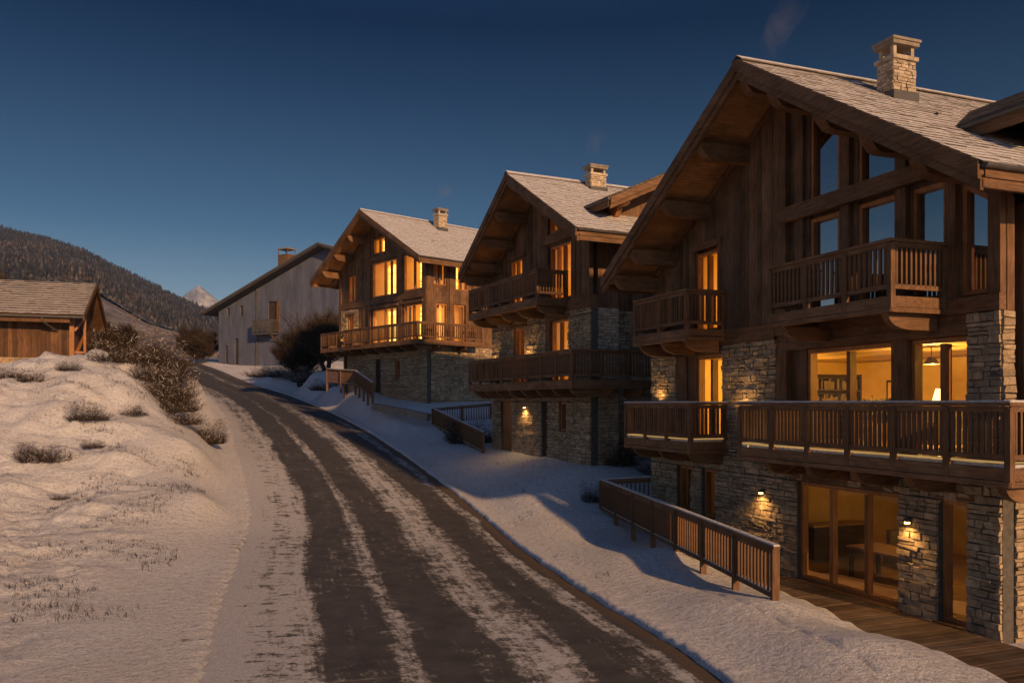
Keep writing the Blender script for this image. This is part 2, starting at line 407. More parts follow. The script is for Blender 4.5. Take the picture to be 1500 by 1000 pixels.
def build_verge():
    offs = [-2.0, -1.7, -1.4, -1.1, -.85, -.6, -.4, -.25, -.12, -.04, .0, .05, .07]
    P = []; rr = []
    I = np.linspace(0, len(RC)-1.001, 1500)
    for q in I:
        i = int(q); t = q-i; b = RC[i]*(1-t)+RC[i+1]*t; nl = NL[i]*(1-t)+NL[i+1]*t
        w = .05*mnoise.noise(Vector((b[0]*1.2, b[1]*1.2, 4)))+.018*mnoise.noise(Vector((b[0]*4, b[1]*4, 4)))
        for o in offs: P.append((b[0]+nl[0]*(o+w*(o > -.5)), b[1]+nl[1]*(o+w*(o > -.5)))); rr.append((o, b[2]))
    P = np.array(P); Q = P.copy(); rr = np.array(rr)
    z = heights(P[:, 0], P[:, 1])[0]
    o = rr[:, 0]
    lipz = rr[:, 1]+.085+np.array([.012*mnoise.noise(Vector((x*3, y*3, 1))) for x, y in P])
    k = smooth((o+.9)/.7)
    z = z*(1-k)+lipz*k
    z = np.where(o >= .0, rr[:, 1]+.072, z); z = np.where(o >= .05, rr[:, 1]+.02, z); z = np.where(o >= .07, rr[:, 1]-.12, z); z = np.where(o <= -2.0, z-.04, z)
    n = len(offs); V = [(x, y, c) for (x, y), c in zip(P, z)]
    me = bpy.data.meshes.new('snow_verge'); me.from_pydata(V, [], [(i*n+j, (i+1)*n+j, (i+1)*n+j+1, i*n+j+1) for i in range(len(I)-1) for j in range(n-1)])
    me.polygons.foreach_set('use_smooth', [True]*len(me.polygons)); me.materials.append(M['snow'])
    link('snow_verge', me, kind='structure')
build_verge()

def build_road():
    offs = [0,.2,.39,.6,.8,1.2,1.8,2.4,3.1,3.7,4.3,4.9,5.5,6.1,6.6,7.1,7.6]
    step = 1; vs = []; uv = []; fs = []
    for i in range(0, len(RC)):
        for o in offs:
            p = RC[i]; cam = .05*math.sin(PI*o/ROADW)
            edge = -.03 if o == 7.6 else 0
            vs.append((p[0]+NL[i][0]*o, p[1]+NL[i][1]*o, p[2]+cam-.02+edge)); uv.append((o, ALONG[i]))
    n = len(offs)
    for i in range(len(RC)-1):
        for k in range(n-1): fs.append((i*n+k+1, i*n+k, (i+1)*n+k, (i+1)*n+k+1))
    me = bpy.data.meshes.new('road'); me.from_pydata(vs, [], fs)
    l = me.uv_layers.new(name='road')
    for lp in me.loops: l.data[lp.index].uv = uv[lp.vertex_index]
    me.polygons.foreach_set('use_smooth', [True]*len(fs)); me.materials.append(M['road'])
    link('road', me, kind='structure')
build_road()

# ------------------------------------------------------------------ chalet kit
FAC = lambda a, d, z: (d, a, z)           # facade: a along the wall, d depth into the house
SID = lambda c: (lambda a, d, z: (a, c+d, z))   # near side wall at y = c

def cells(a0, a1, z0, z1, ops):
    A = sorted({a0, a1, *[min(max(o[i], a0), a1) for o in ops for i in (0, 1)]})
    Zs = sorted({z0, z1, *[min(max(o[i], z0), z1) for o in ops for i in (2, 3)]})
    for i in range(len(A)-1):
        for k in range(len(Zs)-1):
            ca, cz = (A[i]+A[i+1])/2, (Zs[k]+Zs[k+1])/2
            if not any(o[0] < ca < o[1] and o[2] < cz < o[3] for o in ops): yield A[i], A[i+1], Zs[k], Zs[k+1]

def stone_wall(parent, f, a0, a1, z0, z1, ops=(), t=.3, hmin=.06, hmax=.17, lmin=.12, lmax=.42, mat='stone', name='stone_wall', d0=0.0, ends=True):
    mb = MB(f); core = MB(f)
    for c in cells(a0, a1, z0, z1, ops): core.box(c[0], c[1], d0+.035, d0+t, c[2], c[3])
    zb = sorted({z0, z1, *[min(max(o[i], z0), z1) for o in ops for i in (2, 3)]})
    for k in range(len(zb)-1):
        z = zb[k]
        while z < zb[k+1]-.02:
            h = R.uniform(hmin, hmax)
            if zb[k+1]-(z+h) < hmin*.8: h = zb[k+1]-z
            zm = z+h/2
            cuts = sorted([(max(o[0], a0), min(o[1], a1)) for o in ops if o[2] < zm < o[3]])
            spans = []; a = a0
            for c in cuts:
                if c[0] > a+.02: spans.append((a, c[0]))
                a = max(a, c[1])
            if a < a1-.02: spans.append((a, a1))
            for s0, s1 in spans:
                a = s0
                while a < s1-.01:
                    l = R.uniform(lmin, lmax)*(1.0 if h > (hmin+hmax)/2 else 1.2)
                    if s1-(a+l) < lmin: l = s1-a
                    g = .011; p = R.uniform(0, .05)
                    hh = h
                    if h > .14 and R.random() < .3 and l > .24:      # two thin stones in one course
                        hm = R.uniform(.4, .6)*h
                        mb.box(a+g, a+l-g, d0-R.uniform(0, .04), d0+.09, z+g, z+hm-g*.6, .012)
                        mb.box(a+g, a+l-g, d0-R.uniform(0, .04), d0+.09, z+hm+g*.6, z+h-g, .012)
                    else:
                        mb.box(a+g, a+l-g, d0-p, d0+.09, z+g*.8, z+hh-g*.8, .013)
                    a += l
            z += h
    w = mb.build(name, M[mat], parent)
    core.build('mortar', M['mortar'], w)
    return w

def plank_wall(parent, f, a0, a1, z0, ztop, ops=(), w=.17, mat='plank', name='plank_wall', d0=0.0, t=.12):
    """ztop: function of a"""
    mb = MB(f); a = a0
    while a < a1-.01:
        l = w*R.uniform(.8, 1.25)
        if a1-(a+l) < .08: l = a1-a
        bounds = sorted([(o[2], o[3]) for o in ops if o[0] < a+l/2 < o[1]])
        z = z0; p = d0-R.uniform(0, .014); g = .004
        for b in bounds + [(None, None)]:
            if b[0] is None:
                ta, tb = ztop(a+g), ztop(a+l-g)
                if min(ta, tb) > z+.02:
                    mb.add([(a+g,p,z),(a+l-g,p,z),(a+l-g,p,tb),(a+g,p,ta),(a+g,d0+t,z),(a+l-g,d0+t,z),(a+l-g,d0+t,tb),(a+g,d0+t,ta)],
                           [(0,1,2,3),(7,6,5,4),(0,4,5,1),(1,5,6,2),(2,6,7,3),(3,7,4,0)])
            else:
                if b[0] > z+.02: mb.box(a+g, a+l-g, p, d0+t, z, min(b[0], min(ztop(a+g), ztop(a+l-g))))
                z = b[1]
        a += l
    return mb.build(name, M[mat], parent)

def window(parent, f, pts, d, mullions=(), bars=(), lit=None, dark=False, fw=.085, depth=.16, name='window', casing=True):
    """pts: polygon (a, z) of the opening, counter-clockwise; mullions: positions along a; lit: depth of the lit room behind it"""
    fr = MB(f); n = len(pts)
    cx = sum(p[0] for p in pts)/n; cz = sum(p[1] for p in pts)/n
    ins = []
    for i in range(n):         # inset polygon by fw
        p0, p1, p2 = Vector(pts[i-1]), Vector(pts[i]), Vector(pts[(i+1) % n])
        e1 = (p1-p0).normalized(); e2 = (p2-p1).normalized()
        n1 = Vector((-e1.y, e1.x)); n2 = Vector((-e2.y, e2.x))
        if n1.dot(Vector((cx, cz))-p1) < 0: n1 = -n1
        if n2.dot(Vector((cx, cz))-p1) < 0: n2 = -n2
        den = n1.x*n2.y-n1.y*n2.x
        c1 = n1.dot(p1)+fw; c2 = n2.dot(p1)+fw
        q = Vector(((c1*n2.y-c2*n1.y)/den, (n1.x*c2-n2.x*c1)/den)) if abs(den) > 1e-6 else p1+n1*fw
        ins.append((q.x, q.y))
    for i in range(n):
        k = (i+1) % n
        vs = [(P[0], dd, P[1]) for dd in (d-depth/2, d+depth/2) for P in (pts[i], pts[k], ins[k], ins[i])]
        fr.add(vs, [(0,1,2,3),(7,6,5,4),(0,4,5,1),(1,5,6,2),(2,6,7,3),(3,7,4,0)])
    ia = [p[0] for p in ins]; iz = [p[1] for p in ins]
    def span(a):
        zz = []
        for i in range(n):
            p, q = ins[i], ins[(i+1) % n]
            if (p[0]-a)*(q[0]-a) < 0: zz.append(p[1]+(q[1]-p[1])*(a-p[0])/(q[0]-p[0]))
        return min(zz), max(zz)
    for m in mullions:
        lo, hi = span(m); fr.box(m-.055, m+.055, d-depth/2+.01, d+depth/2-.01, lo-.01, hi-.02)
    for b in bars: fr.box(min(ia), max(ia), d-.03, d+.03, b-.025, b+.025)
    w = fr.build(name, M['frame'], parent)
    pn = MB(f)
    vs = [(p[0], d+dd, p[1]) for dd in (0,) for p in ins]
    pn.add(vs, [tuple(range(n))])
    pn.build('pane', M['glass_dk' if dark else 'glass'], w, fix=False)
    a0, a1, z0, z1 = min(p[0] for p in pts), max(p[0] for p in pts), min(p[1] for p in pts), max(p[1] for p in pts)
    if lit:
        rm = MB(f); D = d+lit; b = d+.14
        rm.add([(p[0], D, p[1]) for p in pts], [tuple(range(n))])
        rm.build('lit_room', M['lit'], w, fix=False)
        cb = MB(f)
        cb.add([(p[0], b, p[1]) for p in pts]+[(p[0], D, p[1]) for p in pts], [(i, (i+1) % n, n+(i+1) % n, n+i) for i in range(n)])
        cb.build('room_lining', M['cream'], w, fix=False)
        cu = MB(f)                                        # gathered curtain at one side
        side = a0+.10 if R.random() < .5 else a1-.10-(a1-a0)*.16
        k = side; wd = (a1-a0)*.16
        m = max(4, int(wd/.06))
        for j in range(m):
            q = side+wd*j/m
            cu.add([(q, d+.2+.05*(j % 2), z0), (q+wd/m, d+.2+.05*((j+1) % 2), z0), (q+wd/m, d+.2+.05*((j+1) % 2), span(min(max(q+wd/m, a0+.09), a1-.09))[1]), (q, d+.2+.05*(j % 2), span(min(max(q, a0+.09), a1-.09))[1])], [(0,1,2,3)])
        cu.build('curtain', M['cream'], w, fix=False)
    elif dark:
        rm = MB(f); rm.box(a0-.05, a1+.05, d+.9, d+.92, z0-.05, z1+.05)
        rm.build('dark_room', M['black'], w)
    return w
def rect(a0, a1, z0, z1): return [(a0, z0), (a1, z0), (a1, z1), (a0, z1)]

BAL = {}
def balcony(house, path, zf, wall, name='balcony', rail_h=1.0, slab=.2, strip=False, spacing=.115, post_gap=1.15, brackets=(), blen=1.05, snow=False, bside=()):
    """path: rail line [(x, y) ...]; wall: the two points closing the floor polygon against the house"""
    fl = MB(); poly = list(path)+list(wall)
    fl.prism(poly, zf-.06, zf, 'z')
    b = fl.build(name, M['wood_y'], house)
    fa = MB(); ra = MB(); lo = MB(); sn = MB(); zt = zf+rail_h+.05
    posts = []; bals = []
    for i in range(len(path)-1):
        p, q = Vector((*path[i], 0)), Vector((*path[i+1], 0)); L = (q-p).length; d = (q-p)/L
        e0 = .06 if i == 0 else .055; e1 = .06 if i == len(path)-2 else .055
        s = d*(-e0 if i == 0 else -.06); t = d*(e1)
        up = Vector((0, 0, 1))
        fa.beam(p+s*.5+up*(zf-.11), q+t*.5+up*(zf-.11), .09, .20)
        fa.beam(p+s*.7+up*(zf-.265), q+t*.7+up*(zf-.265), .13, .09)
        ra.beam(p+s+up*(zt-.02), q+t+up*(zt-.02), .13, .06)
        ra.beam(p+up*(zt-.10), q+up*(zt-.10), .06, .09)
        lo.beam(p+up*(zf+.17), q+up*(zf+.17), .06, .09)
        if snow: sn.beam(p+s*.9+up*(zt+.028), q+t*.9+up*(zt+.028), .115, .035)
        # snow lying along the edge of the floor
        nrm = Vector((-d.y, d.x, 0))
        wl_ = list(wall) or [path[0], path[-1]]; c = sum((Vector((*w_, 0)) for w_ in wl_), Vector())/len(wl_)
        if nrm.dot(c-p) < 0: nrm = -nrm
        if snow: sn.beam(p+nrm*.16+up*(zf+.025), q+nrm*.16+up*(zf+.025), .2, .05)
        k = max(1, round(L/post_gap))
        for j in range(k+1):
            if i and j == 0: continue
            posts.append(p+d*L*j/k)
        for j in range(k):
            A = L*j/k+.06; B = L*(j+1)/k-.06; m = max(1, int((B-A)/spacing))
            for r in range(m): bals.append(p+d*(A+(B-A)*(r+.5)/m))
    f = fa.build('fascia', M['wood_y'], b)
    ra.build('handrail', M['wood_y'], b); lo.build('bottom_rail', M['wood_y'], b)
    if snow: sn.build('snow', M['snow_plain'], b)
    if strip:
        ls = MB()
        for i in range(len(path)-1):
            p, q = Vector((*path[i], zf+.085)), Vector((*path[i+1], zf+.085)); d = (q-p).normalized(); L = (q-p).length; k = max(1, round(L/post_gap))
            for j in range(k): ls.beam(p+d*(L*j/k+.08), p+d*(L*(j+1)/k-.08), .03, .035)
        ls.each('light_strip', M['strip'], b)
    key = 'post%.2f' % rail_h
    if key not in BAL:
        m = MB(); m.box(-.055, .055, -.055, .055, -.30, rail_h-.03); o = m.build('post', M['wood_z'], None); BAL[key] = o.data; bpy.data.objects.remove(o)
        m = MB(); m.box(-.022, .022, -.030, .030, .19, rail_h-.06); o = m.build('baluster', M['wood_z'], None); BAL[key+'b'] = o.data; bpy.data.objects.remove(o)
    for p in posts: link('post', BAL[key], b, (p.x, p.y, zf))
    for y in brackets: bracket(b, 'x', path_front(path), y, zf-.31, blen)
    for (xx, y0) in bside: bracket(b, 'y', y0, xx, zf-.31, blen)
    house['_bal'] = 1
    BALS.setdefault(house.name, []).extend([(b, p, zf, key) for p in bals])
    return b
BALS = {}
def path_front(path): return min(p[0] for p in path)
def bracket(par, ax, front, pos, zt, L, w=.16, h=.30):
    """timber bracket with a curved end reaching out under a balcony"""
    prof = [(0.04, 0), (L, 0), (L, -h), (.62, -h)] + [(.62-.52*math.sin(t), -h+ (h-.06)*(1-math.cos(t))) for t in (.4, .8, 1.15, 1.4)]
    m = MB()
    pts = [((front+a) if ax == 'x' else pos, z) for a, z in prof]
    if ax == 'x': m.prism([(front+a, zt+z) for a, z in prof], pos-w/2, pos+w/2, 'y')
    else: m.prism([(front+a, zt+z) for a, z in prof], pos-w/2, pos+w/2, 'x')
    m.build('bracket', M['wood_x'], par)
def flush_balusters(house):
    L = BALS.get(house.name, [])
    mw = Matrix.LocRotScale(house.location, house.rotation_euler.to_quaternion(), None)
    L.sort(key=lambda t: (mw @ Vector((t[1].x, t[1].y, t[2]))).length)
    for b, p, z, key in L[:100]: link('baluster', BAL[key+'b'], b, (p.x, p.y, z))
    if L[100:]:
        m = MB()
        for b, p, z, key in L[100:]: m.box(p.x-.022, p.x+.022, p.y-.03, p.y+.03, z+.19, z+float(key[4:])-.06)
        m.build('balusters', M['wood_z'], house, kind='stuff')

def roof(house, ap, right, left, x0, x1, th=.2, barge=.34, rows=.23, purl=(), wallx=0.0):
    """ap, right, left = (y, z) of the roof's top line; x0 the overhanging gable edge, x1 the back"""
    rf = MB()
    (ya, za), (yr, zr), (yl, zl) = ap, right, left
    def off(p, d): return (p[0], p[1]-d)
    rf.prism([off(ap, .06), off(right, .06), off(right, .06+th), off(ap, .06+th), off(left, .06+th), off(left, .06)], x0+.05, x1)
    base = rf.build('roof', M['soffit'], house)
    sh = MB()
    for (ye, ze), sgn, x_max in ((right, -1, x1), (left, 1, x1)):
        L = math.hypot(ye-ya, ze-za); sy, sz = (ye-ya)/L, (ze-za)/L
        ny, nz = (-sz*sgn, sy*sgn)
        if nz < 0: ny, nz = -ny, -nz
        n = int(L/rows); e = L/n
        for r in range(n+1):
            x = x0-.02+R.uniform(-.15, 0)
            lo = (r+1)*e+.04 if r < n else L+.06; hi = max(0.0, lo-e*1.55)
            if sgn > 0 and r % 2: continue
            while x < x1:
                w = R.uniform(.2, .46)*(1 if sgn < 0 else 3); xx0, xx1 = max(x, x0-.02), min(x+w, x1)
                if xx1-xx0 > .03:
                    l2 = lo+R.uniform(-.025, .025); a = R.uniform(.030, .044); b = R.uniform(.010, .016)
                    tk = R.uniform(.014, .024)
                    H = hi-(e if sgn > 0 else 0); H = max(0, H)
                    def P(s, k): return (ya+sy*s+ny*k, za+sz*s+nz*k-.05)
                    p = [P(l2, a-.0), P(H, b), P(H, b-tk), P(l2, a-tk)]
                    g = .004
                    sh.prism(p, xx0+g, xx1-g)
                x += w
    sh.build('roof_tiles', M['roof'], base)
    rd = MB()
    x = x0-.02
    while x < x1:
        l = R.uniform(.4, .6); l = min(l, x1-x)
        rd.prism([(ya, za+.06), (ya-.2, za-.075), (ya-.19, za-.105), (ya, za+.03), (ya+.19, za-.105), (ya+.2, za-.075)], x+.005, x+l-.005); x += l
    rd.build('ridge_tiles', M['roof'], base)
    # barge boards: two stepped layers each side
    for (ye, ze) in (right, left):
        L = math.hypot(ye-ya, ze-za); sl = (ze-za)/(ye-ya)
        m = MB()
        m.prism([(ya, za-.04), (ye, ze-.04), (ye, ze-.04-barge*.62), (ya, za-.04-barge*.62)], x0-.035, x0+.05)
        m.prism([(ya, za-.04-barge*.62), (ye, ze-.04-barge*.62), (ye, ze-.04-barge), (ya, za-.04-barge)], x0+.02, x0+.09)
        m.build('barge_board', M['wood_y'], base)
        m = MB(); m.prism([(ya, za-.06-th-.005), (ye, ze-.06-th-.005), (ye, ze-.06-th-.17), (ya, za-.06-th-.17)], x0+.095, x0+.17); m.build('soffit_trim', M['soffit'], base)
        m = MB(); m.prism([(ya, za-.06-th-.005), (ye, ze-.06-th-.005), (ye, ze-.06-th-.15), (ya, za-.06-th-.15)], wallx-.12, wallx-.03); m.build('soffit_trim', M['wood_y'], base)
    # edge strip of metal under the tiles
    # eaves fascia + gutter on both sides
    for (ye, ze), s in ((right, -1), (left, 1)):
        m = MB()
        y0, y1 = (ye-.03, ye+.05) if s < 0 else (ye-.05, ye+.03)
        m.box(x0+.10, x1, y0, y1, ze-.30, ze-.07)
        m.box(x0+.055, x1, y0+.03*s*-1, y1+.03*s*-1, ze-.46, ze-.305)
        m.build('eaves_board', M['wood_x'], base)
        g = MB(); yc = ye+s*.07
        pr = [(yc+.075*math.cos(t), ze-.09+.075*math.sin(t)) for t in [PI+PI*i/8 for i in range(9)]] + [(yc+.06, ze-.09), (yc-.06, ze-.09)]
        g.prism(pr, x0+.02, x1); g.build('gutter', M['metal'], base)
    # purlins carrying the overhang
    for y, hgt, drop in purl:
        zt = (za+(zr-za)*(ya-y)/(ya-yr) if y < ya else za+(zl-za)*(y-ya)/(yl-ya))-.06-th-drop
        m = MB()
        prof = [(wallx+.1, zt), (x0+.12, zt), (x0+.12, zt-hgt*.30), (x0+.17, zt-hgt*.5), (x0+.33, zt-hgt*.9), (x0+.46, zt-hgt), (wallx+.1, zt-hgt)]
        m.prism(prof, y-.13, y+.13, 'y')
        m.build('purlin', M['wood_x'], base)
    return base

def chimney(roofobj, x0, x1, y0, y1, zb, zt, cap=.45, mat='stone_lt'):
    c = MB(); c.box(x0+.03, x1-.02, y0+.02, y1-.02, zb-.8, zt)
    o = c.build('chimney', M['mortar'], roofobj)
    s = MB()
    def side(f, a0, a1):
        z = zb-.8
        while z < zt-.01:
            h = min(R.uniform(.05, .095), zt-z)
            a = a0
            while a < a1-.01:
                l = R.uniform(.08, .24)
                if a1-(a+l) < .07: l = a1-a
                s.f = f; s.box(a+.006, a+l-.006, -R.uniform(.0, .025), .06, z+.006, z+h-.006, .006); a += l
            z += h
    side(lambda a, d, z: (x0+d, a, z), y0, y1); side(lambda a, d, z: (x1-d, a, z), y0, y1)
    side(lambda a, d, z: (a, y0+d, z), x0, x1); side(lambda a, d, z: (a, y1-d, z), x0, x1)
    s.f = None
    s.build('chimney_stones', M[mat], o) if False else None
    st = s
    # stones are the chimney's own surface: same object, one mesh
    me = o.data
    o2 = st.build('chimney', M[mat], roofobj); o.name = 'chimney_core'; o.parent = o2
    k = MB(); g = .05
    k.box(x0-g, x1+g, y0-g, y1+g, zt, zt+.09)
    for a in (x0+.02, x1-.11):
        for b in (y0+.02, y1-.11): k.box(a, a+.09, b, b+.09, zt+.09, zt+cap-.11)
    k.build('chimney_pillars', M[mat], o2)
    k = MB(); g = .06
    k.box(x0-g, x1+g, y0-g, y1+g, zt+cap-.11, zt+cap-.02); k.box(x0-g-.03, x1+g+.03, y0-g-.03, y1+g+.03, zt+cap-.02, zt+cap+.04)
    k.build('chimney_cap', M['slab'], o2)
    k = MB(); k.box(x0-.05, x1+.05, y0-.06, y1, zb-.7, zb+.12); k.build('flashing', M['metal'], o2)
    o2.name = 'chimney'
    return o2

def dormer(roofobj, xl, ze, yf, yb, half, sl, ov=.0):
    """cross gable facing the near side: eave tip at (xl, ze), gable plane y = yf, ridge running back to yb"""
    xa, zt = xl+half, ze+half*sl
    xr = xl+2*half
    m = MB(); th = .18
    m.prism([(xl, ze-.04), (xa, zt-.04), (xr, ze-.04), (xr, ze-.04-th), (xa, zt-.04-th), (xl, ze-.04-th)], yf+.04, yb, 'y')
    d = m.build('dormer', M['soffit'], roofobj)
    s = MB()
    L = math.hypot(half, half*sl); n = int(L/.23)
    for sg in (1, -1):
        for r in range(n+1):
            lo = min((r+1)*L/n, L)+.03; hi = max(0, lo-.36); y = yf-.02
            while y < yb:
                w = min(R.uniform(.25, .45), yb-y)
                def P(q, k): return (xa-sg*(q/L)*half-sg*k*sl*.85, zt-(q/L)*half*sl+k-.03)
                p = [P(lo, .055), P(hi, .015), P(hi, -.012), P(lo, .022)]
                s.prism(p, y+.004, y+w-.004, 'y'); y += w
    s.build('roof_tiles', M['roof'], d)
    for x_, sg in ((xl, 1), (xr, -1)):
        m = MB()
        m.prism([(x_, ze-.05), (xa, zt-.05), (xa, zt-.29), (x_, ze-.29)], yf-.04, yf+.05, 'y')
        m.prism([(x_, ze-.29), (xa, zt-.29), (xa, zt-.44), (x_, ze-.44)], yf+.02, yf+.10, 'y')
        m.build('barge_board', M['wood_x'], d)
        m = MB(); m.box(x_-.03, x_+.04, yf+.11, yb, ze-.34, ze-.06); m.build('eaves_board', M['wood_y'], d)
        g = MB(); g.tube((x_-sg*.06, yf, ze-.08), (x_-sg*.06, yb, ze-.08), .06, .06, 8); g.build('gutter', M['metal'], d)
    wl = MB(); yw = yf+1.3
    wl.prism([(xl+.7, ze-1.6), (xr-.7, ze-1.6), (xr-.7, ze+.7*sl-.2), (xa, zt-.2), (xl+.7, ze+.7*sl-.2)], yw, yw+.15, 'y')
    wl.build('gable_wall', M['plank'], d)
    for x_ in (xl+.85, xa-.1, xr-.85):
        z_ = ze+(min(x_-xl, xr-x_))*sl-.24
        m = MB(); prof = [(yw+.1, z_), (yf+.12, z_), (yf+.14, z_-.12), (yf+.25, z_-.26), (yf+.45, z_-.32), (yf+.7, z_-.28), (yf+.8, z_-.45), (yf+.95, z_-.62), (yw+.1, z_-.7)]
        m.prism(prof, x_-.1, x_+.1, 'x'); m.build('bracket', M['frame'], d)
    return d

def wall_lamp(house, f, a, z, d=0.0, power=9, up=False):
    m = MB(f); m.box(a-.04, a+.04, d-.05, d-.0, z-.04, z+.10); m.box(a-.055, a+.055, d-.15, d-.05, z+.02, z+.09)
    o = m.build('wall_lamp', M['metal'], house)
    b = MB(f); b.box(a-.035, a+.035, d-.135, d-.065, z-.02, z+.019); b.build('bulb', M['bulb'], o)
    L = bpy.data.lights.new('lamp_light', 'SPOT'); L.energy = power; L.color = (1, .55, .18); L.shadow_soft_size = .03
    L.spot_size = math.radians(150); L.spot_blend = .9
    q = f(a, d-.21, z-.03 if not up else z+.12)
    lo = link('lamp_light', L, o, q)
    if up: lo.rotation_euler = (PI, 0, 0)
    return o

def point(name, par, loc, e, col=(1, .57, .10), r=.12):
    L = bpy.data.lights.new(name, 'POINT'); L.energy = e; L.color = col; L.shadow_soft_size = r
    return link(name, L, par, loc)

# ------------------------------------------------------------------ chalet 1 (nearest)
def chalet_near():
    h = thing('chalet', 'nearest large chalet at the right with a balcony of dark blue windows under its gable', 'chalet', (*H1O, 0), H1A, group='timber and stone chalets along the road')
    G, F1, F2 = -4.32, -1.05, 2.0
    apx, rt, lf = (5.53, 8.09), (-.9, 3.94), (12.5, 3.95)
    def under(y): return (8.09-.646*(5.53-y) if y < 5.53 else 8.09-.594*(y-5.53))-.32
    # ground floor stone
    o0 = [(2.32, 5.42, G, -1.86), (.70, 1.36, G, -1.84), (9.95, 10.75, -3.25, -1.85), (8.75, 9.45, -3.25, -1.85)]
    stone_wall(h, FAC, 0, 12.2, G-.4, F1-.28, o0, name='stone_wall')
    window(h, FAC, rect(2.34, 5.40, -4.20, -1.88), .2, (3.32, 4.38), name='glass_door')
    window(h, FAC, rect(.72, 1.34, -4.20, -1.86), .2, name='glass_door')
    window(h, FAC, rect(9.97, 10.73, -3.23, -1.87), .2, (10.35,), lit=None, dark=False)
    window(h, FAC, rect(8.77, 9.43, -3.23, -1.87), .2)
    m = MB(); m.box(-.10, .2, 9.9, 10.8, -3.37, -3.25); m.build('window_sill', M['slab'], h)
    m = MB(); m.box(-.10, .2, 8.65, 9.55, -3.37, -3.25); m.build('window_sill', M['slab'], h)
    for a0, a1, z in ((2.1, 5.65, -1.84), (.55, 1.5, -1.82)):
        m = MB(); m.box(-.03, .2, a0, a1, z, z+.16); m.each('lintel', M['wood_y'], h)
    m = MB(); m.box(-.12, .3, 2.2, 5.5, G-.1, -4.205); m.box(-.1, .3, .65, 1.4, G-.1, -4.205); m.each('door_sill', M['wood_y'], h)
    # first floor
    stone_wall(h, FAC, 0, .70, F1-.26, 1.66, (), name='stone_pier')
    stone_wall(h, FAC, 6.15, 8.42, F1-.26, 1.58, (), name='stone_pier')
    stone_wall(h, FAC, 10.75, 12.2, F1-.26, 1.58, (), name='stone_pier')
    window(h, FAC, rect(2.52, 5.14, F1+.02, 1.26), .22, (3.85,), fw=.09, depth=.2, name='glass_door')
    window(h, FAC, rect(.72, 2.10, F1+.02, 1.26), .22, (1.36,), fw=.09, depth=.2, name='glass_door')
    window(h, FAC, rect(8.48, 9.80, F1+.02, 1.34), .22, (9.1,), fw=.09, depth=.2, name='glass_door')
    m = MB()
    for a0, a1, d0, d1 in ((2.11, 2.51, .0, .3), (5.15, 5.45, .08, .3), (5.75, 6.13, -.02, .3), (5.45, 5.75, .16, .3), (9.81, 10.2, .06, .3), (10.21, 10.73, .0, .3)):
        m.box(d0, d1, a0, a1, F1-.05, 1.50)
    m.each('timber_post', M['wood_z'], h)
    m = MB(); m.box(-.02, .3, .70, 6.14, 1.27, 1.47); m.box(.0, .3, 8.43, 10.74, 1.36, 1.56); m.each('lintel', M['wood_y'], h)
    m = MB(); m.box(-.06, .3, 6.16, 12.25, 1.59, 1.98); m.box(-.05, .3, 0, 6.15, 1.67, 1.97); m.box(.02, .3, .7, 6.15, 1.47, 1.67); m.each('floor_beam', M['wood_y'], h)
    # second floor: planks left of the glazing, glazing in a timber frame
    ow = [(8.55, 9.80, 2.0, 4.36)]
    plank_wall(h, FAC, 6.13, 12.2, 1.98, under, ow, .165)
    window(h, FAC, rect(8.62, 9.74, 2.02, 4.28), .14, (9.18,), lit=.9)
    m = MB(); m.box(-.07, .1, 8.4, 9.95, 4.36, 4.56); m.each('lintel', M['wood_y'], h)
    m = MB(); m.box(-.03, .1, 8.5, 8.61, 1.99, 4.35); m.box(-.03, .1, 9.75, 9.86, 1.99, 4.35); m.each('window_casing', M['wood_z'], h)
    ups = [(4.10, 5.06), (2.44, 3.54), (1.26, 2.08), (.28, .92)]
    ops = [(a, b, 2.0, min(4.34, under(a)-.3)) for a, b in ups]
    tri = [(4.10, 5.06, 4.76, 99), (2.44, 3.54, 4.76, 99)]
    for (a, b), o in zip(ups, ops):
        if a > 2.2: pts = rect(a, b, 2.02, 4.33)
        else: pts = [(a, 2.02), (b, 2.02), (b, min(4.30, under(b)-.62)), (a, min(4.3, under(a)-.62))]
        window(h, FAC, pts, .24, fw=.09, depth=.2, dark=True)
    for a, b in ups[:2]:
        window(h, FAC, [(a, 4.75), (b, 4.75), (b, under(b)-.42), (a, under(a)-.42)], .24, fw=.09, depth=.2, dark=True)
    # timber between the panes, set back behind the posts
    pl = MB(FAC)
    edges = [0]+[v for a, b in sorted(ups) for v in (a, b)]+[6.13]
    for i in range(0, len(edges), 2):
        a, b = edges[i], edges[i+1]
        n = max(1, int((b-a)/.16))
        for k in range(n):
            p, q = a+(b-a)*k/n, a+(b-a)*(k+1)/n
            pl.add([(p+.003,.12,1.98),(q-.003,.12,1.98),(q-.003,.12,under(q)),(p+.003,.12,under(p)),(p+.003,.3,1.98),(q-.003,.3,1.98),(q-.003,.3,under(q)),(p+.003,.3,under(p))],
                   [(0,1,2,3),(7,6,5,4),(0,4,5,1),(1,5,6,2),(2,6,7,3),(3,7,4,0)])
    for a, b in ups:      # wood above the heads of the panes
        ha, hb = (under(a)-.42, under(b)-.42) if a > 2.2 else (min(4.3, under(a)-.62), min(4.3, under(b)-.62))
        pl.add([(a,.14,ha),(b,.14,hb),(b,.14,under(b)),(a,.14,under(a)),(a,.3,ha),(b,.3,hb),(b,.3,under(b)),(a,.3,under(a))],
               [(0,1,2,3),(7,6,5,4),(0,4,5,1),(1,5,6,2),(2,6,7,3),(3,7,4,0)])
        if a > 2.2: pl.box(a, b, .2, .3, 4.33, 4.75)
    pl.build('plank_wall', M['plank'], h)
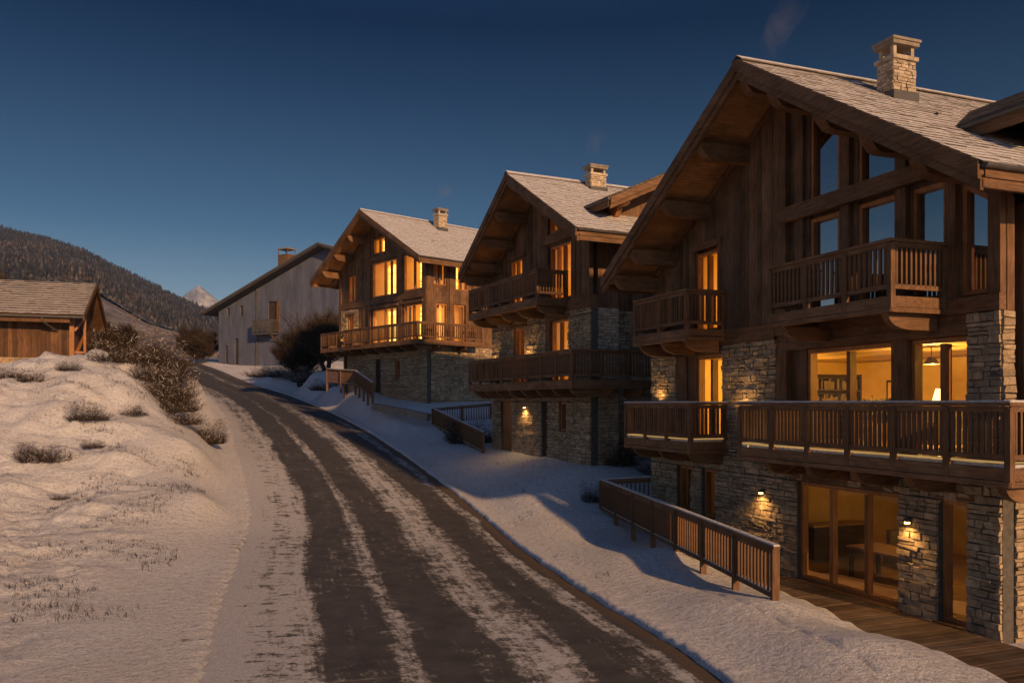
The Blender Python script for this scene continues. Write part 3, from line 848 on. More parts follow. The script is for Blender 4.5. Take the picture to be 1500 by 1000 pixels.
    for a0, a1, d0 in ((5.76, 6.12, -.04), (5.22, 5.5, .02), (3.68, 3.96, -.02), (2.12, 2.40, -.02), (.97, 1.2, 0), (.0, .25, -.03)):
        m = MB(); m.prism([(a0, 1.975), (a1, 1.975), (a1, under(a1)), (a0, under(a0))], d0, .119); m.build('timber_post', M['wood_z'], h)
    m = MB(); m.box(-.17, -.045, 1.45, 5.95, 4.37, 4.72); m.build('tie_beam', M['wood_y'], h)
    # near side wall
    stone_wall(h, SID(0), .33, 2.2, G-.4, F1-.28, ((1.1, 2.2, G, -1.9),))
    stone_wall(h, SID(0), .0, .30, F1-.26, 1.66, (), lmin=.28, lmax=.31, t=.25, name='stone_pier', d0=-.02)
    m = MB(); m.box(.12, .30, -.02, .1, 1.66, 3.7); m.box(.5, .62, -.05, .12, F1, 3.6); m.box(.42, .6, .05, .2, -1.2, F1); m.each('timber_post', M['wood_z'], h)
    window(h, SID(0), rect(.62, 2.3, F1+.02, 3.5), .14, (1.4,), bars=(1.6,), dark=True, name='window')
    plank_wall(h, SID(0), 2.3, 14, F1, lambda a: 4.1, (), .2, d0=.05)
    stone_wall(h, SID(0), 2.2, 14, G-.4, F1, (), lmin=.4, lmax=.9, hmin=.2, hmax=.35)
    m = MB(); m.box(.03, .30, .02, .3, 1.67, 3.7); m.build('corner_post', M['wood_z'], h)
    # far side and back
    m = MB(); m.box(.3, 14, 11.95, 12.2, G-.4, 3.9); m.box(13.8, 14, .3, 11.95, G-.4, 3.9)
    m.prism([(.3, 3.9), (11.95, 3.9), (5.53, 7.8)], 13.8, 14); m.build('rear_wall', M['plank'], h)
    purl = [(y, .42, .14) for y in (5.53, 4.45, 2.95, 1.7, .5, 7.3, 9.1, 10.85, 11.9)]
    rf = roof(h, apx, rt, lf, -1.62, 14.6, barge=.47, purl=purl)
    chimney(rf, 1.30, 1.95, 3.72, 4.20, 6.95, 7.80, cap=.44)
    dormer(rf, .66, 5.47, -1.1, 3.6, 2.9, .47)
    # floors, rooms
    for nm, z0, z1, yy in (('ground_room', G+.1, -1.45, (.32, 11.9)), ('living_room', F1, 1.38, (.32, 11.9))):
        X9 = 6.4 if nm == 'ground_room' else 8.0; m = MB(); m.box(.32, X9, yy[0], yy[1], z0-.05, z0); fl = m.build(nm, M['floor_int'], h)
        m = MB()
        n = 38
        for k in range(n): m.box(.31+(X9-.3)*k/n, .31+(X9-.3)*(k+1)/n-.008, yy[0], yy[1], z1, z1+.05)
        m.build('room_ceiling', M['ceil_int'], fl)
        m = MB(); m.box(X9, X9+.1, yy[0], yy[1], z0, z1); m.box(.31, X9, yy[1], yy[1]+.04, z0, z1); (m.box(.31, 6.4, 7.6, 7.68, z0, z1) if nm == 'ground_room' else None)
        m.build('room_wall', M['cream'], fl)
    fl = [o for o in h.children if o.name.startswith('living_room')][0]
    point('ceiling_light', fl, (3.4, 4.6, .8), LAMP*240); point('ceiling_light', fl, (3.4, 1.7, .8), LAMP*150); point('ceiling_light', fl, (3.0, 9.6, .8), LAMP*170)
    m = MB()
    for x, y in ((3.4, 4.6), (3.4, 1.7), (3.0, 9.6)):
        m = MB(); m.tube((x, y, 1.1), (x, y, 1.38), .012, .012, 6); m.tube((x, y, .95), (x, y, 1.12), .2, .07, 12); m.build('pendant_lamp', M['dark_int'], fl)
    gf = [o for o in h.children if o.name.startswith('ground_room')][0]
    point('ceiling_light', gf, (2.8, 4.0, -2.1), LAMP*20); point('ceiling_light', gf, (2.0, 1.2, -1.9), LAMP*14); point('ceiling_light', gf, (2.5, 9.8, -2.0), LAMP*3)
    m = MB(); m.box(.31, .36, .0+.3, 11.9, 1.62, 1.66); m.box(.36, .42, .3, 11.9, 1.98, 2.0)
    # balconies and deck
    balcony(h, [(1.6, -1.1), (-1.2, -1.1), (-1.2, 5.95), (-.04, 5.95)], F1, [(-.04, 0.02), (1.6, .02)], brackets=(-.9, 1.0, 2.35, 3.7, 5.1), blen=1.15, snow=True, strip=True)
    balcony(h, [(-.04, 8.2), (-1.15, 8.2), (-1.15, 11.75), (-.04, 11.75)], F1, [], brackets=(8.4, 9.9, 11.4), blen=1.1, snow=True, strip=True)
    balcony(h, [(-.06, 1.18), (-1.35, 1.18), (-1.35, 4.62), (-.06, 4.62)], F2, [], brackets=(1.4, 4.3), blen=1.3)
    balcony(h, [(-.07, 8.3), (-1.2, 8.3), (-1.2, 11.1), (-.07, 11.1)], F2, [], brackets=(8.5, 9.7, 10.9), blen=1.1)
    flush_balusters(h)
    wall_lamp(h, FAC, 6.62, -2.28, power=LAMP*26); wall_lamp(h, FAC, 2.0, -2.40, power=LAMP*20)
    wall_lamp(h, FAC, 11.6, -.1, power=LAMP*16, up=True); wall_lamp(h, FAC, 7.35, -.45, power=LAMP*30, up=True)
    return h
LAMP = 2.2

# ------------------------------------------------------------------ chalet 2 (middle)
def chalet_middle():
    h = thing('chalet', 'middle chalet with a long wraparound deck and a warm lit dormer gable beside its chimney', 'chalet', (*H2O, 0), H2A, group='timber and stone chalets along the road')
    G, F1, F2 = -2.9, .81, 4.0
    apx, rt, lf = (3.86, 9.21), (-1.82, 5.95), (9.05, 5.95)
    W = 8.95
    def under(y): return (9.21-.574*(3.86-y) if y < 3.86 else 9.21-.628*(y-3.86))-.32
    o0 = [(6.77, 8.0, G, .08), (3.4, 3.95, G, .06), (1.8, 2.42, -1.1, .06)]
    stone_wall(h, FAC, 0, W, G-.6, F1-.28, o0, lmin=.22)
    m = MB(); m.box(.12, .2, 6.79, 7.98, -2.1, .06); d = m.build('door', M['frame'], h)
    m = MB(); m.box(.12, .2, 3.42, 3.93, -2.3, .04); d = m.build('door', M['dark_int'], h)
    window(h, FAC, rect(1.82, 2.40, -1.08, .04), .15)
    m = MB()
    m.box(.22, .24, 1.7, 2.5, -1.1, .06); m.each('window_backing', M['dark_int'], h)
    o1 = [(5.5, 6.65, F1, 3.24), (1.66, 3.2, F1, 3.28)]
    stone_wall(h, FAC, 0, W, F1-.26, 3.52, o1+[(3.2, 3.55, F1, 3.3)])
    m = MB(); m.box(0, .3, 3.2, 3.55, F1-.2, 3.5); m.each('timber_post', M['wood_z'], h)
    window(h, FAC, rect(5.52, 6.63, F1+.02, 3.22), .16, (6.05,), lit=1.1, name='glass_door')
    window(h, FAC, rect(1.68, 3.18, F1+.02, 3.26), .16, (2.45,), lit=1.1, name='glass_door')
    m = MB(); m.box(-.05, .1, 5.3, 6.85, 3.25, 3.42); m.box(-.05, .1, 1.5, 3.4, 3.3, 3.47); m.each('lintel', M['wood_y'], h)
    m = MB(); m.box(-.06, .3, -.02, W+.05, 3.525, 3.98); m.each('floor_beam', M['wood_y'], h)
    ow = [(5.68, 6.95, F2, 6.22), (1.42, 3.24, F2, 6.22), (2.35, 3.3, 6.72, 7.6)]
    plank_wall(h, FAC, 0, W, 3.98, under, ow, .17)
    window(h, FAC, rect(5.72, 6.91, F2+.02, 6.2), .10, (6.3,), lit=.8)
    window(h, FAC, rect(1.46, 3.2, F2+.02, 6.2), .12, (2.1, 2.6), lit=1.0, name='glass_door')
    window(h, FAC, [(2.39, 6.74), (3.26, 6.74), (3.26, under(3.26)-.35), (2.39, under(2.39)-.35)], .12, lit=.8)
    m = MB(); m.box(-.08, .06, 5.4, 7.2, 6.24, 6.42); m.box(-.14, .02, .9, 3.55, 6.3, 6.66); m.each('lintel', M['wood_y'], h)
    for a0, a1 in ((3.3, 3.62), (1.06, 1.36), (0, .3), (W-.3, W)):
        m = MB(); m.prism([(a0, 3.985), (a1, 3.985), (a1, under(a1)), (a0, under(a0))], -.05, -.016); m.build('timber_post', M['wood_z'], h)
    # near side: corner pier, then the wall steps back
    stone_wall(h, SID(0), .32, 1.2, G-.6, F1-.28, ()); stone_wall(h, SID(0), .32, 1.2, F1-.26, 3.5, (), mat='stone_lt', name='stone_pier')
    plank_wall(h, SID(0), .31, 1.2, 3.5, lambda a: 6.2, (), .3)
    stone_wall(h, SID(.7), 1.2, 12, G-.6, 3.5, (), lmin=.3)
    plank_wall(h, SID(.7), 1.2, 12, 3.5, lambda a: 6.4, (), .22)
    m = MB(); m.box(1.2, 1.21, .05, .7, G-.6, 6.2); m.box(.3, 12, W-.2, W, G-.6, 6); m.box(11.8, 12, .9, W-.2, G-.6, 6); m.box(.31, 1.2, .3, .7, G-.6, 6.2)
    m.prism([(.9, 6), (W-.2, 6), (3.86, 8.9)], 11.8, 12); m.build('rear_wall', M['plank'], h)
    purl = [(y, .38, .12) for y in (3.86, 2.7, 1.3, .0, 5.3, 6.7, 8.0, 8.8)]
    rf = roof(h, apx, rt, lf, -1.62, 13, barge=.46, purl=purl, rows=.25)
    chimney(rf, 1.80, 2.50, 3.0, 3.45, 8.7, 9.30, cap=.38)
    dormer(rf, .02, 7.24, -1.35, 2.2, 3.2, .46)
    balcony(h, [(2.0, -1.15), (-1.4, -1.15), (-1.4, 8.2), (-.05, 8.2)], F1, [(-.05, 0), (2.0, 0)], brackets=(-.9, .4, 1.7, 3.0, 4.2, 5.4, 6.6, 7.8), blen=1.3, bside=((.2, -1.15), (1.6, -1.15)))
    balcony(h, [(-.06, 1.72), (-1.3, 1.72), (-1.3, 8.45), (-.06, 8.45)], F2, [], brackets=(1.9, 3.6, 5.2, 6.8, 8.2), blen=1.2)
    flush_balusters(h)
    wall_lamp(h, FAC, 5.33, -.2, power=LAMP*30)
    wall_lamp(h, FAC, 5.0, 1.55, power=LAMP*36, up=True); wall_lamp(h, FAC, 8.4, 1.5, power=LAMP*36, up=True)
    return h

# ------------------------------------------------------------------ chalet 3 (far)
def chalet_far():
    h = thing('chalet', 'smaller far chalet whose gable glows with yellow windows above a bare stone base', 'chalet', (*H3O, 0), H3A, group='timber and stone chalets along the road')
    G, F1, F2 = -.9, 3.88, 7.0
    W = 10.8
    apx, rt, lf = (5.33, 12.77), (-1.52, 8.85), (12.2, 8.85)
    def under(y): return (12.77-.572*abs(5.33-y))-.32
    o0 = [(5.3, 5.95, G, 2.95), (3.0, 3.55, 1.5, 2.9)]
    stone_wall(h, FAC, 0, 8.3, G-.6, F1-.28, o0, lmin=.25, lmax=.7)
    stone_wall(h, FAC, 8.3, W, G-.6, F1-.28, (), lmin=.25, lmax=.7, d0=.5)
    m = MB(); m.box(.14, .2, 5.32, 5.93, G, 2.93); m.build('door', M['dark_int'], h)
    window(h, FAC, rect(3.02, 3.53, 1.52, 2.88), .15)
    m = MB(); m.box(.22, .24, 2.9, 3.65, 1.45, 2.95); m.each('window_backing', M['dark_int'], h)
    stone_wall(h, FAC, 8.2, W, F1-.26, 6.6, [(8.75, 9.75, F1, 6.2)], name='stone_pier')
    window(h, FAC, rect(8.78, 9.72, F1+.02, 6.15), .16, (9.25,), lit=1.0, name='glass_door')
    o1 = [(3.3, 6.4, F1, 6.34), (.45, 2.6, F1, 6.34)]
    plank_wall(h, FAC, 0, 8.2, F1-.26, lambda a: 6.65, o1, .18)
    window(h, FAC, rect(3.33, 6.37, F1+.02, 6.3), .1, (4.1, 4.85), lit=1.2, name='glass_door')
    window(h, FAC, rect(.48, 2.57, F1+.02, 6.3), .1, (1.5,), lit=1.2, name='glass_door')
    m = MB(); m.box(-.08, .1, -.02, W+.03, 6.66, 7.05); m.each('floor_beam', M['wood_y'], h)
    m = MB(); m.box(-.12, .05, 3.1, 6.6, 6.35, 6.52); m.box(-.12, .05, .3, 2.75, 6.35, 6.52); m.box(-.06, .05, 8.6, 9.9, 6.2, 6.36); m.each('lintel', M['wood_y'], h)
    o2 = [(3.3, 6.4, F2+.1, 9.5), (.45, 2.6, F2+.15, 9.5), (8.6, 9.55, F2+.1, 9.0), (4.75, 6.3, 10.0, 11.2)]
    plank_wall(h, FAC, 0, W, 7.05, under, o2, .18)
    window(h, FAC, rect(3.33, 6.37, F2+.12, 9.46), .1, (4.1, 4.85), lit=1.2)
    window(h, FAC, [(.48, F2+.17), (2.57, F2+.17), (2.57, under(2.57)-.55), (.48, under(.48)-.75)], .1, (1.4,), lit=1.2)
    window(h, FAC, rect(8.63, 9.52, F2+.12, 8.95), .1, (9.07,), lit=.9)
    window(h, FAC, [(4.8, 10.05), (6.25, 10.05), (6.25, 11.1), (4.8, 11.1)], .1, (5.5,), lit=.7)
    m = MB(); m.box(-.10, .05, 2.4, 6.8, 9.55, 9.85); m.build('tie_beam', M['wood_y'], h)
    for a0, a1 in ((2.7, 3.1), (6.55, 6.85), (0, .35), (W-.3, W)):
        m = MB(); m.prism([(a0, 7.06), (a1, 7.06), (a1, under(a1)), (a0, under(a0))], -.07, -.016); m.box(-.07, -.016, a0, a1, F1-.2, 6.65); m.build('timber_post', M['wood_z'], h)
    # near side
    stone_wall(h, SID(0), .32, 11, G-.8, F1-.28, (), lmin=.3)
    s1 = [(.68, 1.62, F1, 6.3), (2.1, 3.0, F1, 6.3)]; s2 = [(.5, 1.55, 7.4, 8.9), (2.2, 3.3, 7.2, 8.9)]
    plank_wall(h, SID(0), .30, 11, F1-.26, lambda a: 8.9, s1+s2, .2)
    for a0, a1, z0, z1 in s1+s2:
        window(h, SID(0), rect(a0+.03, a1-.03, z0+.02, z1-.03), .1, ((a0+a1)/2,) if z0 > 5 else (), lit=1.0)
    m = MB(); m.box(-.0, .3, -.05, -.016, F1, 8.6); m.box(1.75, 2.0, -.05, -.016, F1, 8.8); m.each('timber_post', M['wood_z'], h)
    m = MB(); m.box(.3, 11, W-.2, W, G-.6, 9); m.box(10.8, 11, .3, W-.2, G-.6, 9); m.prism([(.3, 9), (W-.2, 9), (5.33, 12.4)], 10.8, 11); m.build('rear_wall', M['plank'], h)
    purl = [(y, .42, .12) for y in (5.33, 3.6, 1.7, .1, 7.2, 9.0, 10.7)]
    rf = roof(h, apx, rt, lf, -1.62, 13.2, barge=.5, purl=purl, rows=.28)
    chimney(rf, 3.70, 4.40, 3.8, 4.4, 11.95, 12.95, cap=.4)
    balcony(h, [(3.6, -1.0), (-1.4, -1.0), (-1.4, 5.4), (-1.4, 7.7), (-.05, 7.7)], F1, [(-.05, 0), (3.6, 0)], brackets=(-.6, 1.0, 2.5, 4.0, 5.5, 7.2), blen=1.3, bside=((.3, -1.0), (2.4, -1.0)), spacing=.15)
    balcony(h, [(-.05, 8.0), (-1.2, 8.0), (-1.2, 11.3), (-.05, 11.3)], F1, [], brackets=(8.3, 9.7, 11.0), spacing=.15, blen=1.1)
    flush_balusters(h)
    wall_lamp(h, FAC, 10.4, 4.2, power=LAMP*40, up=True); wall_lamp(h, FAC, 8.45, 4.2, power=LAMP*40, up=True)
    return h
CH1 = chalet_near(); CH2 = chalet_middle(); CH3 = chalet_far()
# ------------------------------------------------------------------ boardwalk in front of the nearest chalet
def boardwalk():
    m = MB(); y = -9.0
    while y < 8.2:
        w = R.uniform(.13, .16)
        xo = -2.75+(min(y, 5.2)+5)*.135 if y > -5 else -2.75
        if y > 5.2: xo = -1.35+(y-5.2)*.1
        m.box(xo+R.uniform(-.03, .03), -.13, y, y+w-.012, -4.27, -4.215+R.uniform(-.004, .004)); y += w
    o = m.build('boardwalk', M['deck_y'], None, label='worn plank boardwalk along the stone foot of the nearest chalet', category='boardwalk')
    o.location = (*H1O, 0); o.rotation_euler = (0, 0, H1A)
    e = MB()
    e.beam((-2.75-.06, -9, -4.24), (-2.75-.06, -5, -4.24), .09, .10); e.beam((-2.81, -5, -4.24), (-1.44, 5.2, -4.24), .09, .10); e.beam((-1.44, 5.2, -4.24), (-1.12, 8.2, -4.24), .09, .1)
    e.build('edge_board', M['wood_y'], o)
M['deck_y'] = wood('boardwalk planks', (.05, .03, .017), (.14, .085, .048), 'x', .75, .3)
boardwalk()

# ------------------------------------------------------------------ fences
def fence(name, label, pts, hgt=1.05, gap=1.75, sp=.14, group='wooden railings beside the driveways', snow=True, spx=None):
    h = thing(name, label, 'railing', pts[0], group=group)
    o = Vector(pts[0]); P = [Vector(p)-o for p in pts]
    posts = []; bals = []; top = MB(); mid = MB(); low = MB(); sn = MB()
    up = Vector((0, 0, 1))
    for i in range(len(P)-1):
        p, q = P[i], P[i+1]; d = (q-p); L = d.length; d /= L
        a = -.07 if i == 0 else 0
        top.beam(p+d*a+up*(hgt+.02), q+up*(hgt+.02), .13, .05); mid.beam(p+up*(hgt-.07), q+up*(hgt-.07), .05, .10)
        low.beam(p+up*.17, q+up*.17, .05, .09)
        sn.beam(p+d*a*.9+up*(hgt+.06), q+up*(hgt+.06), .115, .035); sn.beam(p+up*.225, q+up*.225, .045, .02)
        k = max(1, round(L/gap))
        for j in range(k+1):
            if i and j == 0: continue
            posts.append(p+(q-p)*j/k)
        for j in range(k):
            m = max(1, int(L/k/sp))
            for r in range(m): bals.append(p+(q-p)*((j+(r+.8)/(m+.6))/k))
    top.build('handrail', M['wood_z'], h); mid.build('top_rail', M['wood_z'], h); low.build('bottom_rail', M['wood_z'], h)
    if snow: sn.build('snow', M['snow_plain'], h)
    m = MB(); m.box(-.065, .065, -.065, .065, -.5, hgt-.005); pm = m.build('post', M['wood_z']); pd = pm.data; bpy.data.objects.remove(pm)
    m = MB(); m.box(-.022, .022, -.022, .022, .21, hgt-.1); bm_ = m.build('baluster', M['wood_z']); bd = bm_.data; bpy.data.objects.remove(bm_)
    for p in posts: link('post', pd, h, p)
    for p in bals[:100]: link('baluster', bd, h, p)
    if bals[100:]:
        m = MB()
        for p in bals[100:]: m.box(p.x-.022, p.x+.022, p.y-.022, p.y+.022, p.z+.21, p.z+hgt-.1)
        m.build('balusters', M['wood_z'], h, kind='stuff')
    return h
fence('wooden_railing', 'snow capped railing in front of the stone ground floor of the nearest chalet', [(4.80, 14.95, -3.70), (2.87, 26.3, -3.55), (4.62, 26.2, -3.45)])
fence('wooden_railing', 'railing on the slope before the middle chalet, ending left of its ground floor door', [(-1.3, 37.0, -2.40), (-4.45, 46.0, -1.38), (-1.2, 46.4, -1.1)])
fence('wooden_railing', 'short bent railing on the bank under the small left balcony of the far chalet', [(-8.15, 47.9, .12), (-10.35, 54.2, 1.05), (-12.9, 57.2, 1.3)])

# low ledge in front of the far chalet
m = MB(); m.beam((-8.0, 47.6, -.22), (-5.9, 45.9, -.55), .45, .4); m.beam((-5.9, 45.9, -.55), (-4.6, 45.3, -.8), .45, .4)
m.build('stone_ledge', M['slab'], None, label='low stone ledge in the snow below the door of the far chalet', category='ledge')

# ------------------------------------------------------------------ old farmhouse
def farmhouse():
    d = Vector((-17.6, 10)).normalized(); ex = Vector((-d.y, d.x)) ; ex = Vector((d.y, -d.x))
    ang = math.atan2(ex.y, ex.x)
    o = Vector((-23.6, 105)) - d*4
    h = thing('farmhouse', 'old grey plastered farmhouse with a broad gable and brick chimney at the bend', 'house', (o.x, o.y, 0), ang)
    W = 24.2; zb = 4.5
    ya = 4.3; za = 20.3; sl = .355
    def under(y): return za-.45-sl*abs(y-ya)
    ops = [(22.0, 22.55, 12.0, 13.2), (19.4, 20.0, 11.9, 13.4), (20.3, 21.0, 5.2, 8.9), (22.4, 22.9, 5.2, 8.0), (13.0, 14.6, 9.4, 13.6)]
    m = MB(FAC)
    bounds = sorted({-3, W, ya, *[v for q in ops for v in q[:2]]})
    for i in range(len(bounds)-1):
        a, b = bounds[i], bounds[i+1]; z = zb
        for q in sorted([q for q in ops if q[0] < (a+b)/2 < q[1]], key=lambda q: q[2]):
            m.box(a, b, 0, .5, z, q[2]); z = q[3]
        m.add([(a,0,z),(b,0,z),(b,0,under(b)),(a,0,under(a)),(a,.5,z),(b,.5,z),(b,.5,under(b)),(a,.5,under(a))], [(0,1,2,3),(7,6,5,4),(0,4,5,1),(1,5,6,2),(2,6,7,3),(3,7,4,0)])
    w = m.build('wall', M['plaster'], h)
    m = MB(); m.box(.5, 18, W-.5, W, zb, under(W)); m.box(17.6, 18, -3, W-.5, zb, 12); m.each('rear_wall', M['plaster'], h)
    for q in ops[:2]: window(h, FAC, rect(*q), .3, ((q[0]+q[1])/2,), dark=True, fw=.07).data.materials[0] = M['dark_int']
    for q in ops[2:]:
        m = MB(); m.box(.2, .28, q[0], q[1], q[2]-.6, q[3]); m.build('door', M['dark_int'], h)
    m = MB(); m.box(-.12, -.02, 12.4, 12.95, 9.4, 13.7); m.build('shutter', M['wood_z'], h)
    m = MB()
    for yy, s in ((W+1.6, 1), (-4, -1)):
        m.prism([(ya, za), (yy, za-sl*abs(yy-ya)), (yy, za-sl*abs(yy-ya)-.4), (ya, za-.4)], -1.5, 19)
    r = m.build('roof', M['roof_old'], h)
    s = MB()
    L = W+1.6-ya
    n = int(L/.6)
    for k in range(n+1):
        y1 = ya+L*(k+1)/n; y0 = max(ya, y1-L/n*1.2)
        x = -1.55
        while x < 19:
            wd = R.uniform(.6, 1.2)
            s.prism([(y1, za-sl*(y1-ya)+.11), (y0, za-sl*(y0-ya)+.03), (y0, za-sl*(y0-ya)-.02), (y1, za-sl*(y1-ya)+.04)], x, min(x+wd, 19)-.02); x += wd
    s.build('roof_tiles', M['roof'], r)
    m = MB()
    for yy in (W+1.6, -4): m.prism([(ya, za+.05), (yy, za-sl*abs(yy-ya)+.05), (yy, za-sl*abs(yy-ya)-.22), (ya, za-.22)], -1.62, -1.5)
    m.each('barge_board', M['metal'], r)
    c = chimney(r, 1.4, 2.9, 12.4, 14.2, 17.2, 20.0, cap=.9, mat='brick')
    m = MB(); m.tube((-.12, 16.6, zb), (-.12, 16.6, under(16.6)), .1, .1, 8); m.build('drainpipe', M['metal'], h)
    b = MB(); b.box(-1.5, .0, 12.6, 16.0, 9.1, 9.3); b = b.build('balcony', M['metal'], h)
    m = MB()
    for p, q in (((-1.45, 12.65), (-1.45, 15.95)), ((-1.45, 15.95), (0, 15.95)), ((-1.45, 12.65), (0, 12.65))):
        m.beam((*p, 11.0), (*q, 11.0), .1, .1); m.beam((*p, 9.5), (*q, 9.5), .08, .08)
    m.build('handrail', M['metal'], b)
    for k in range(5):
        m = MB(); m.box(-1.5, -1.4, 12.6+.82*k, 12.7+.82*k, 9.3, 11); m.build('post', M['metal'], b)
    m = MB()
    for k in range(24): m.box(-1.47, -1.43, 12.7+.137*k, 12.75+.137*k, 9.5, 11)
    for k in range(9): m.box(-1.4+.15*k, -1.35+.15*k, 15.93, 15.97, 9.5, 11); m.box(-1.4+.15*k, -1.35+.15*k, 12.63, 12.67, 9.5, 11)
    m.build('balusters', M['metal'], b)
    m = MB(); m.beam((0, 13, 8.2), (-1.2, 13, 9.1), .15, .15); m.beam((0, 15.6, 8.2), (-1.2, 15.6, 9.1), .15, .15); m.each('bracket', M['wood_x'], b)
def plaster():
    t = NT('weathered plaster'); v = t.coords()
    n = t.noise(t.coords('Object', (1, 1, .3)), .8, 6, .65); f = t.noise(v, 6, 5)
    c = t.mix(1.0, t.ramp(n, [(.3, (.062, .07, .10)), (.7, (.125, .138, .188))]), t.ramp(f, [(.3, .8), (.7, 1.1)]), 'MULTIPLY')  # dark blue tone paints the farmhouse's shade into the plaster colour
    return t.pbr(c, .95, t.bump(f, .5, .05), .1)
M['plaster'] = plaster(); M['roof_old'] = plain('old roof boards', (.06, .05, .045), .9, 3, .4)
farmhouse()

# ------------------------------------------------------------------ barn
def barn():
    ang = math.atan2(.326, .945)
    h = thing('barn', 'brown plank barn with a frosted tiled roof on the left bank', 'barn', (-22.5, 42, 2.35), ang)
    L, D, H = 13, 7.2, 2.15
    mb = lambda: MB()
    stone_wall(h, lambda a, d, z: (a, d, z), -L, .0, -1.6, -.05, (), lmin=.3, lmax=.8)
    stone_wall(h, lambda a, d, z: (-d, a, z), .31, D, -1.6, -.05, (), lmin=.3, lmax=.8)
    yr = 3.4; zr = 4.28; ye = -1.0; ze = 2.05; sl = (zr-ze)/(yr-ye)
    plank_wall(h, lambda a, d, z: (a, d, z), -L, 0, -.05, lambda a: 2.6, (), .2, 'barn')
    plank_wall(h, lambda a, d, z: (-d, a, z), .13, D, -.05, lambda a: zr-.25-sl*abs(a-yr), (), .2, 'barn')
    m = MB(); m.box(-L, 0, D-.1, D, -1.6, 2.2); m.box(-L, -L+.1, 0, D, -1.6, 2.3); m.each('rear_wall', M['barn'], h)
    x1 = .62
    m = MB(); yb = 2*yr-ye
    m.prism([(yr, zr-.05), (ye, ze-.05), (ye, ze-.17), (yr, zr-.17), (yb, ze-.17), (yb, ze-.05)], -L-.6, x1-.03)
    r = m.build('roof', M['soffit'], h)
    s = MB(); LL = math.hypot(yr-ye, zr-ze); n = 15
    for sg in (1, -1):
        for k in range(n):
            lo = LL*(k+1)/n+.02; hi = max(0, lo-LL/n*1.3); x = -L-.6
            while x < x1:
                w = min(R.uniform(.25, .5), x1-x)
                def P(q, e): return (yr-sg*q/LL*(yr-ye), zr-q/LL*(zr-ze)+e-.04)
                q = lo+R.uniform(-.02, .02)
                s.prism([P(q, .12), P(hi, .02), P(hi, -.01), P(q, .075)], x+.004, x+w-.004); x += w
    s.build('roof_tiles', M['roof'], r)
    for yy in (ye, yb):
        m = MB(); m.prism([(yr, zr-.03), (yy, ze-.03), (yy, ze-.26), (yr, zr-.26)], x1-.02, x1+.05); m.build('barge_board', M['barn'], r)
    g = MB(); g.tube((-L-.6, ye-.07, ze-.1), (x1, ye-.07, ze-.1), .07, .07, 8); g.build('gutter', M['metal'], r)
    m = MB(); m.tube((-1.2, ye-.07, ze-.12), (-1.2, ye-.07, ze-.35), .045, .045); m.tube((-1.2, ye-.07, ze-.35), (-.7, -.06, ze-.75), .045, .045); m.build('downpipe', M['metal'], h)
    m = MB()
    m.box(-.16, .06, -.10, .10, -.05, 2.3); m.box(.46, .58, .1, .22, .2, 2.5)
    m.beam((.05, .02, 1.35), (.55, .16, 2.05), .11, .11); m.beam((.05, .02, .25), (.56, .17, .25), .11, .11); m.beam((.05, .02, 2.2), (.6, .17, 2.2), .12, .12); m.beam((.05, .6, .25), (.52, .2, 1.2), .1, .1)
    m.each('timber_brace', M['frame'], h)
    m = MB()
    m.box(-L, 0, -.95, -.87, ze-.38, ze-.2); m.build('eaves_board', M['barn'], r)
barn()

# ------------------------------------------------------------------ vegetation
def twig_mat(name, a, b):
    t = NT(name); v = t.coords(); n = t.noise(v, 2.5, 4); isl = t.n('NewGeometry').outputs['Random Per Island']
    c = t.mix(1.0, t.ramp(n, [(.3, a), (.7, b)]), t.ramp(isl, [(0, .5), (1, 1.5)]), 'MULTIPLY')
    return t.pbr(c, .9, None, .1)
M['twig'] = twig_mat('dry brown twigs', (.017, .012, .009), (.058, .038, .025))
M['twig_dk'] = twig_mat('dark bare twigs', (.025, .018, .013), (.07, .048, .032))
M['bark'] = plain('bark', (.05, .035, .025), .95, 5, .4, .6)
M['frosttwig'] = twig_mat('frosted twigs', (.30, .28, .27), (.55, .53, .53))

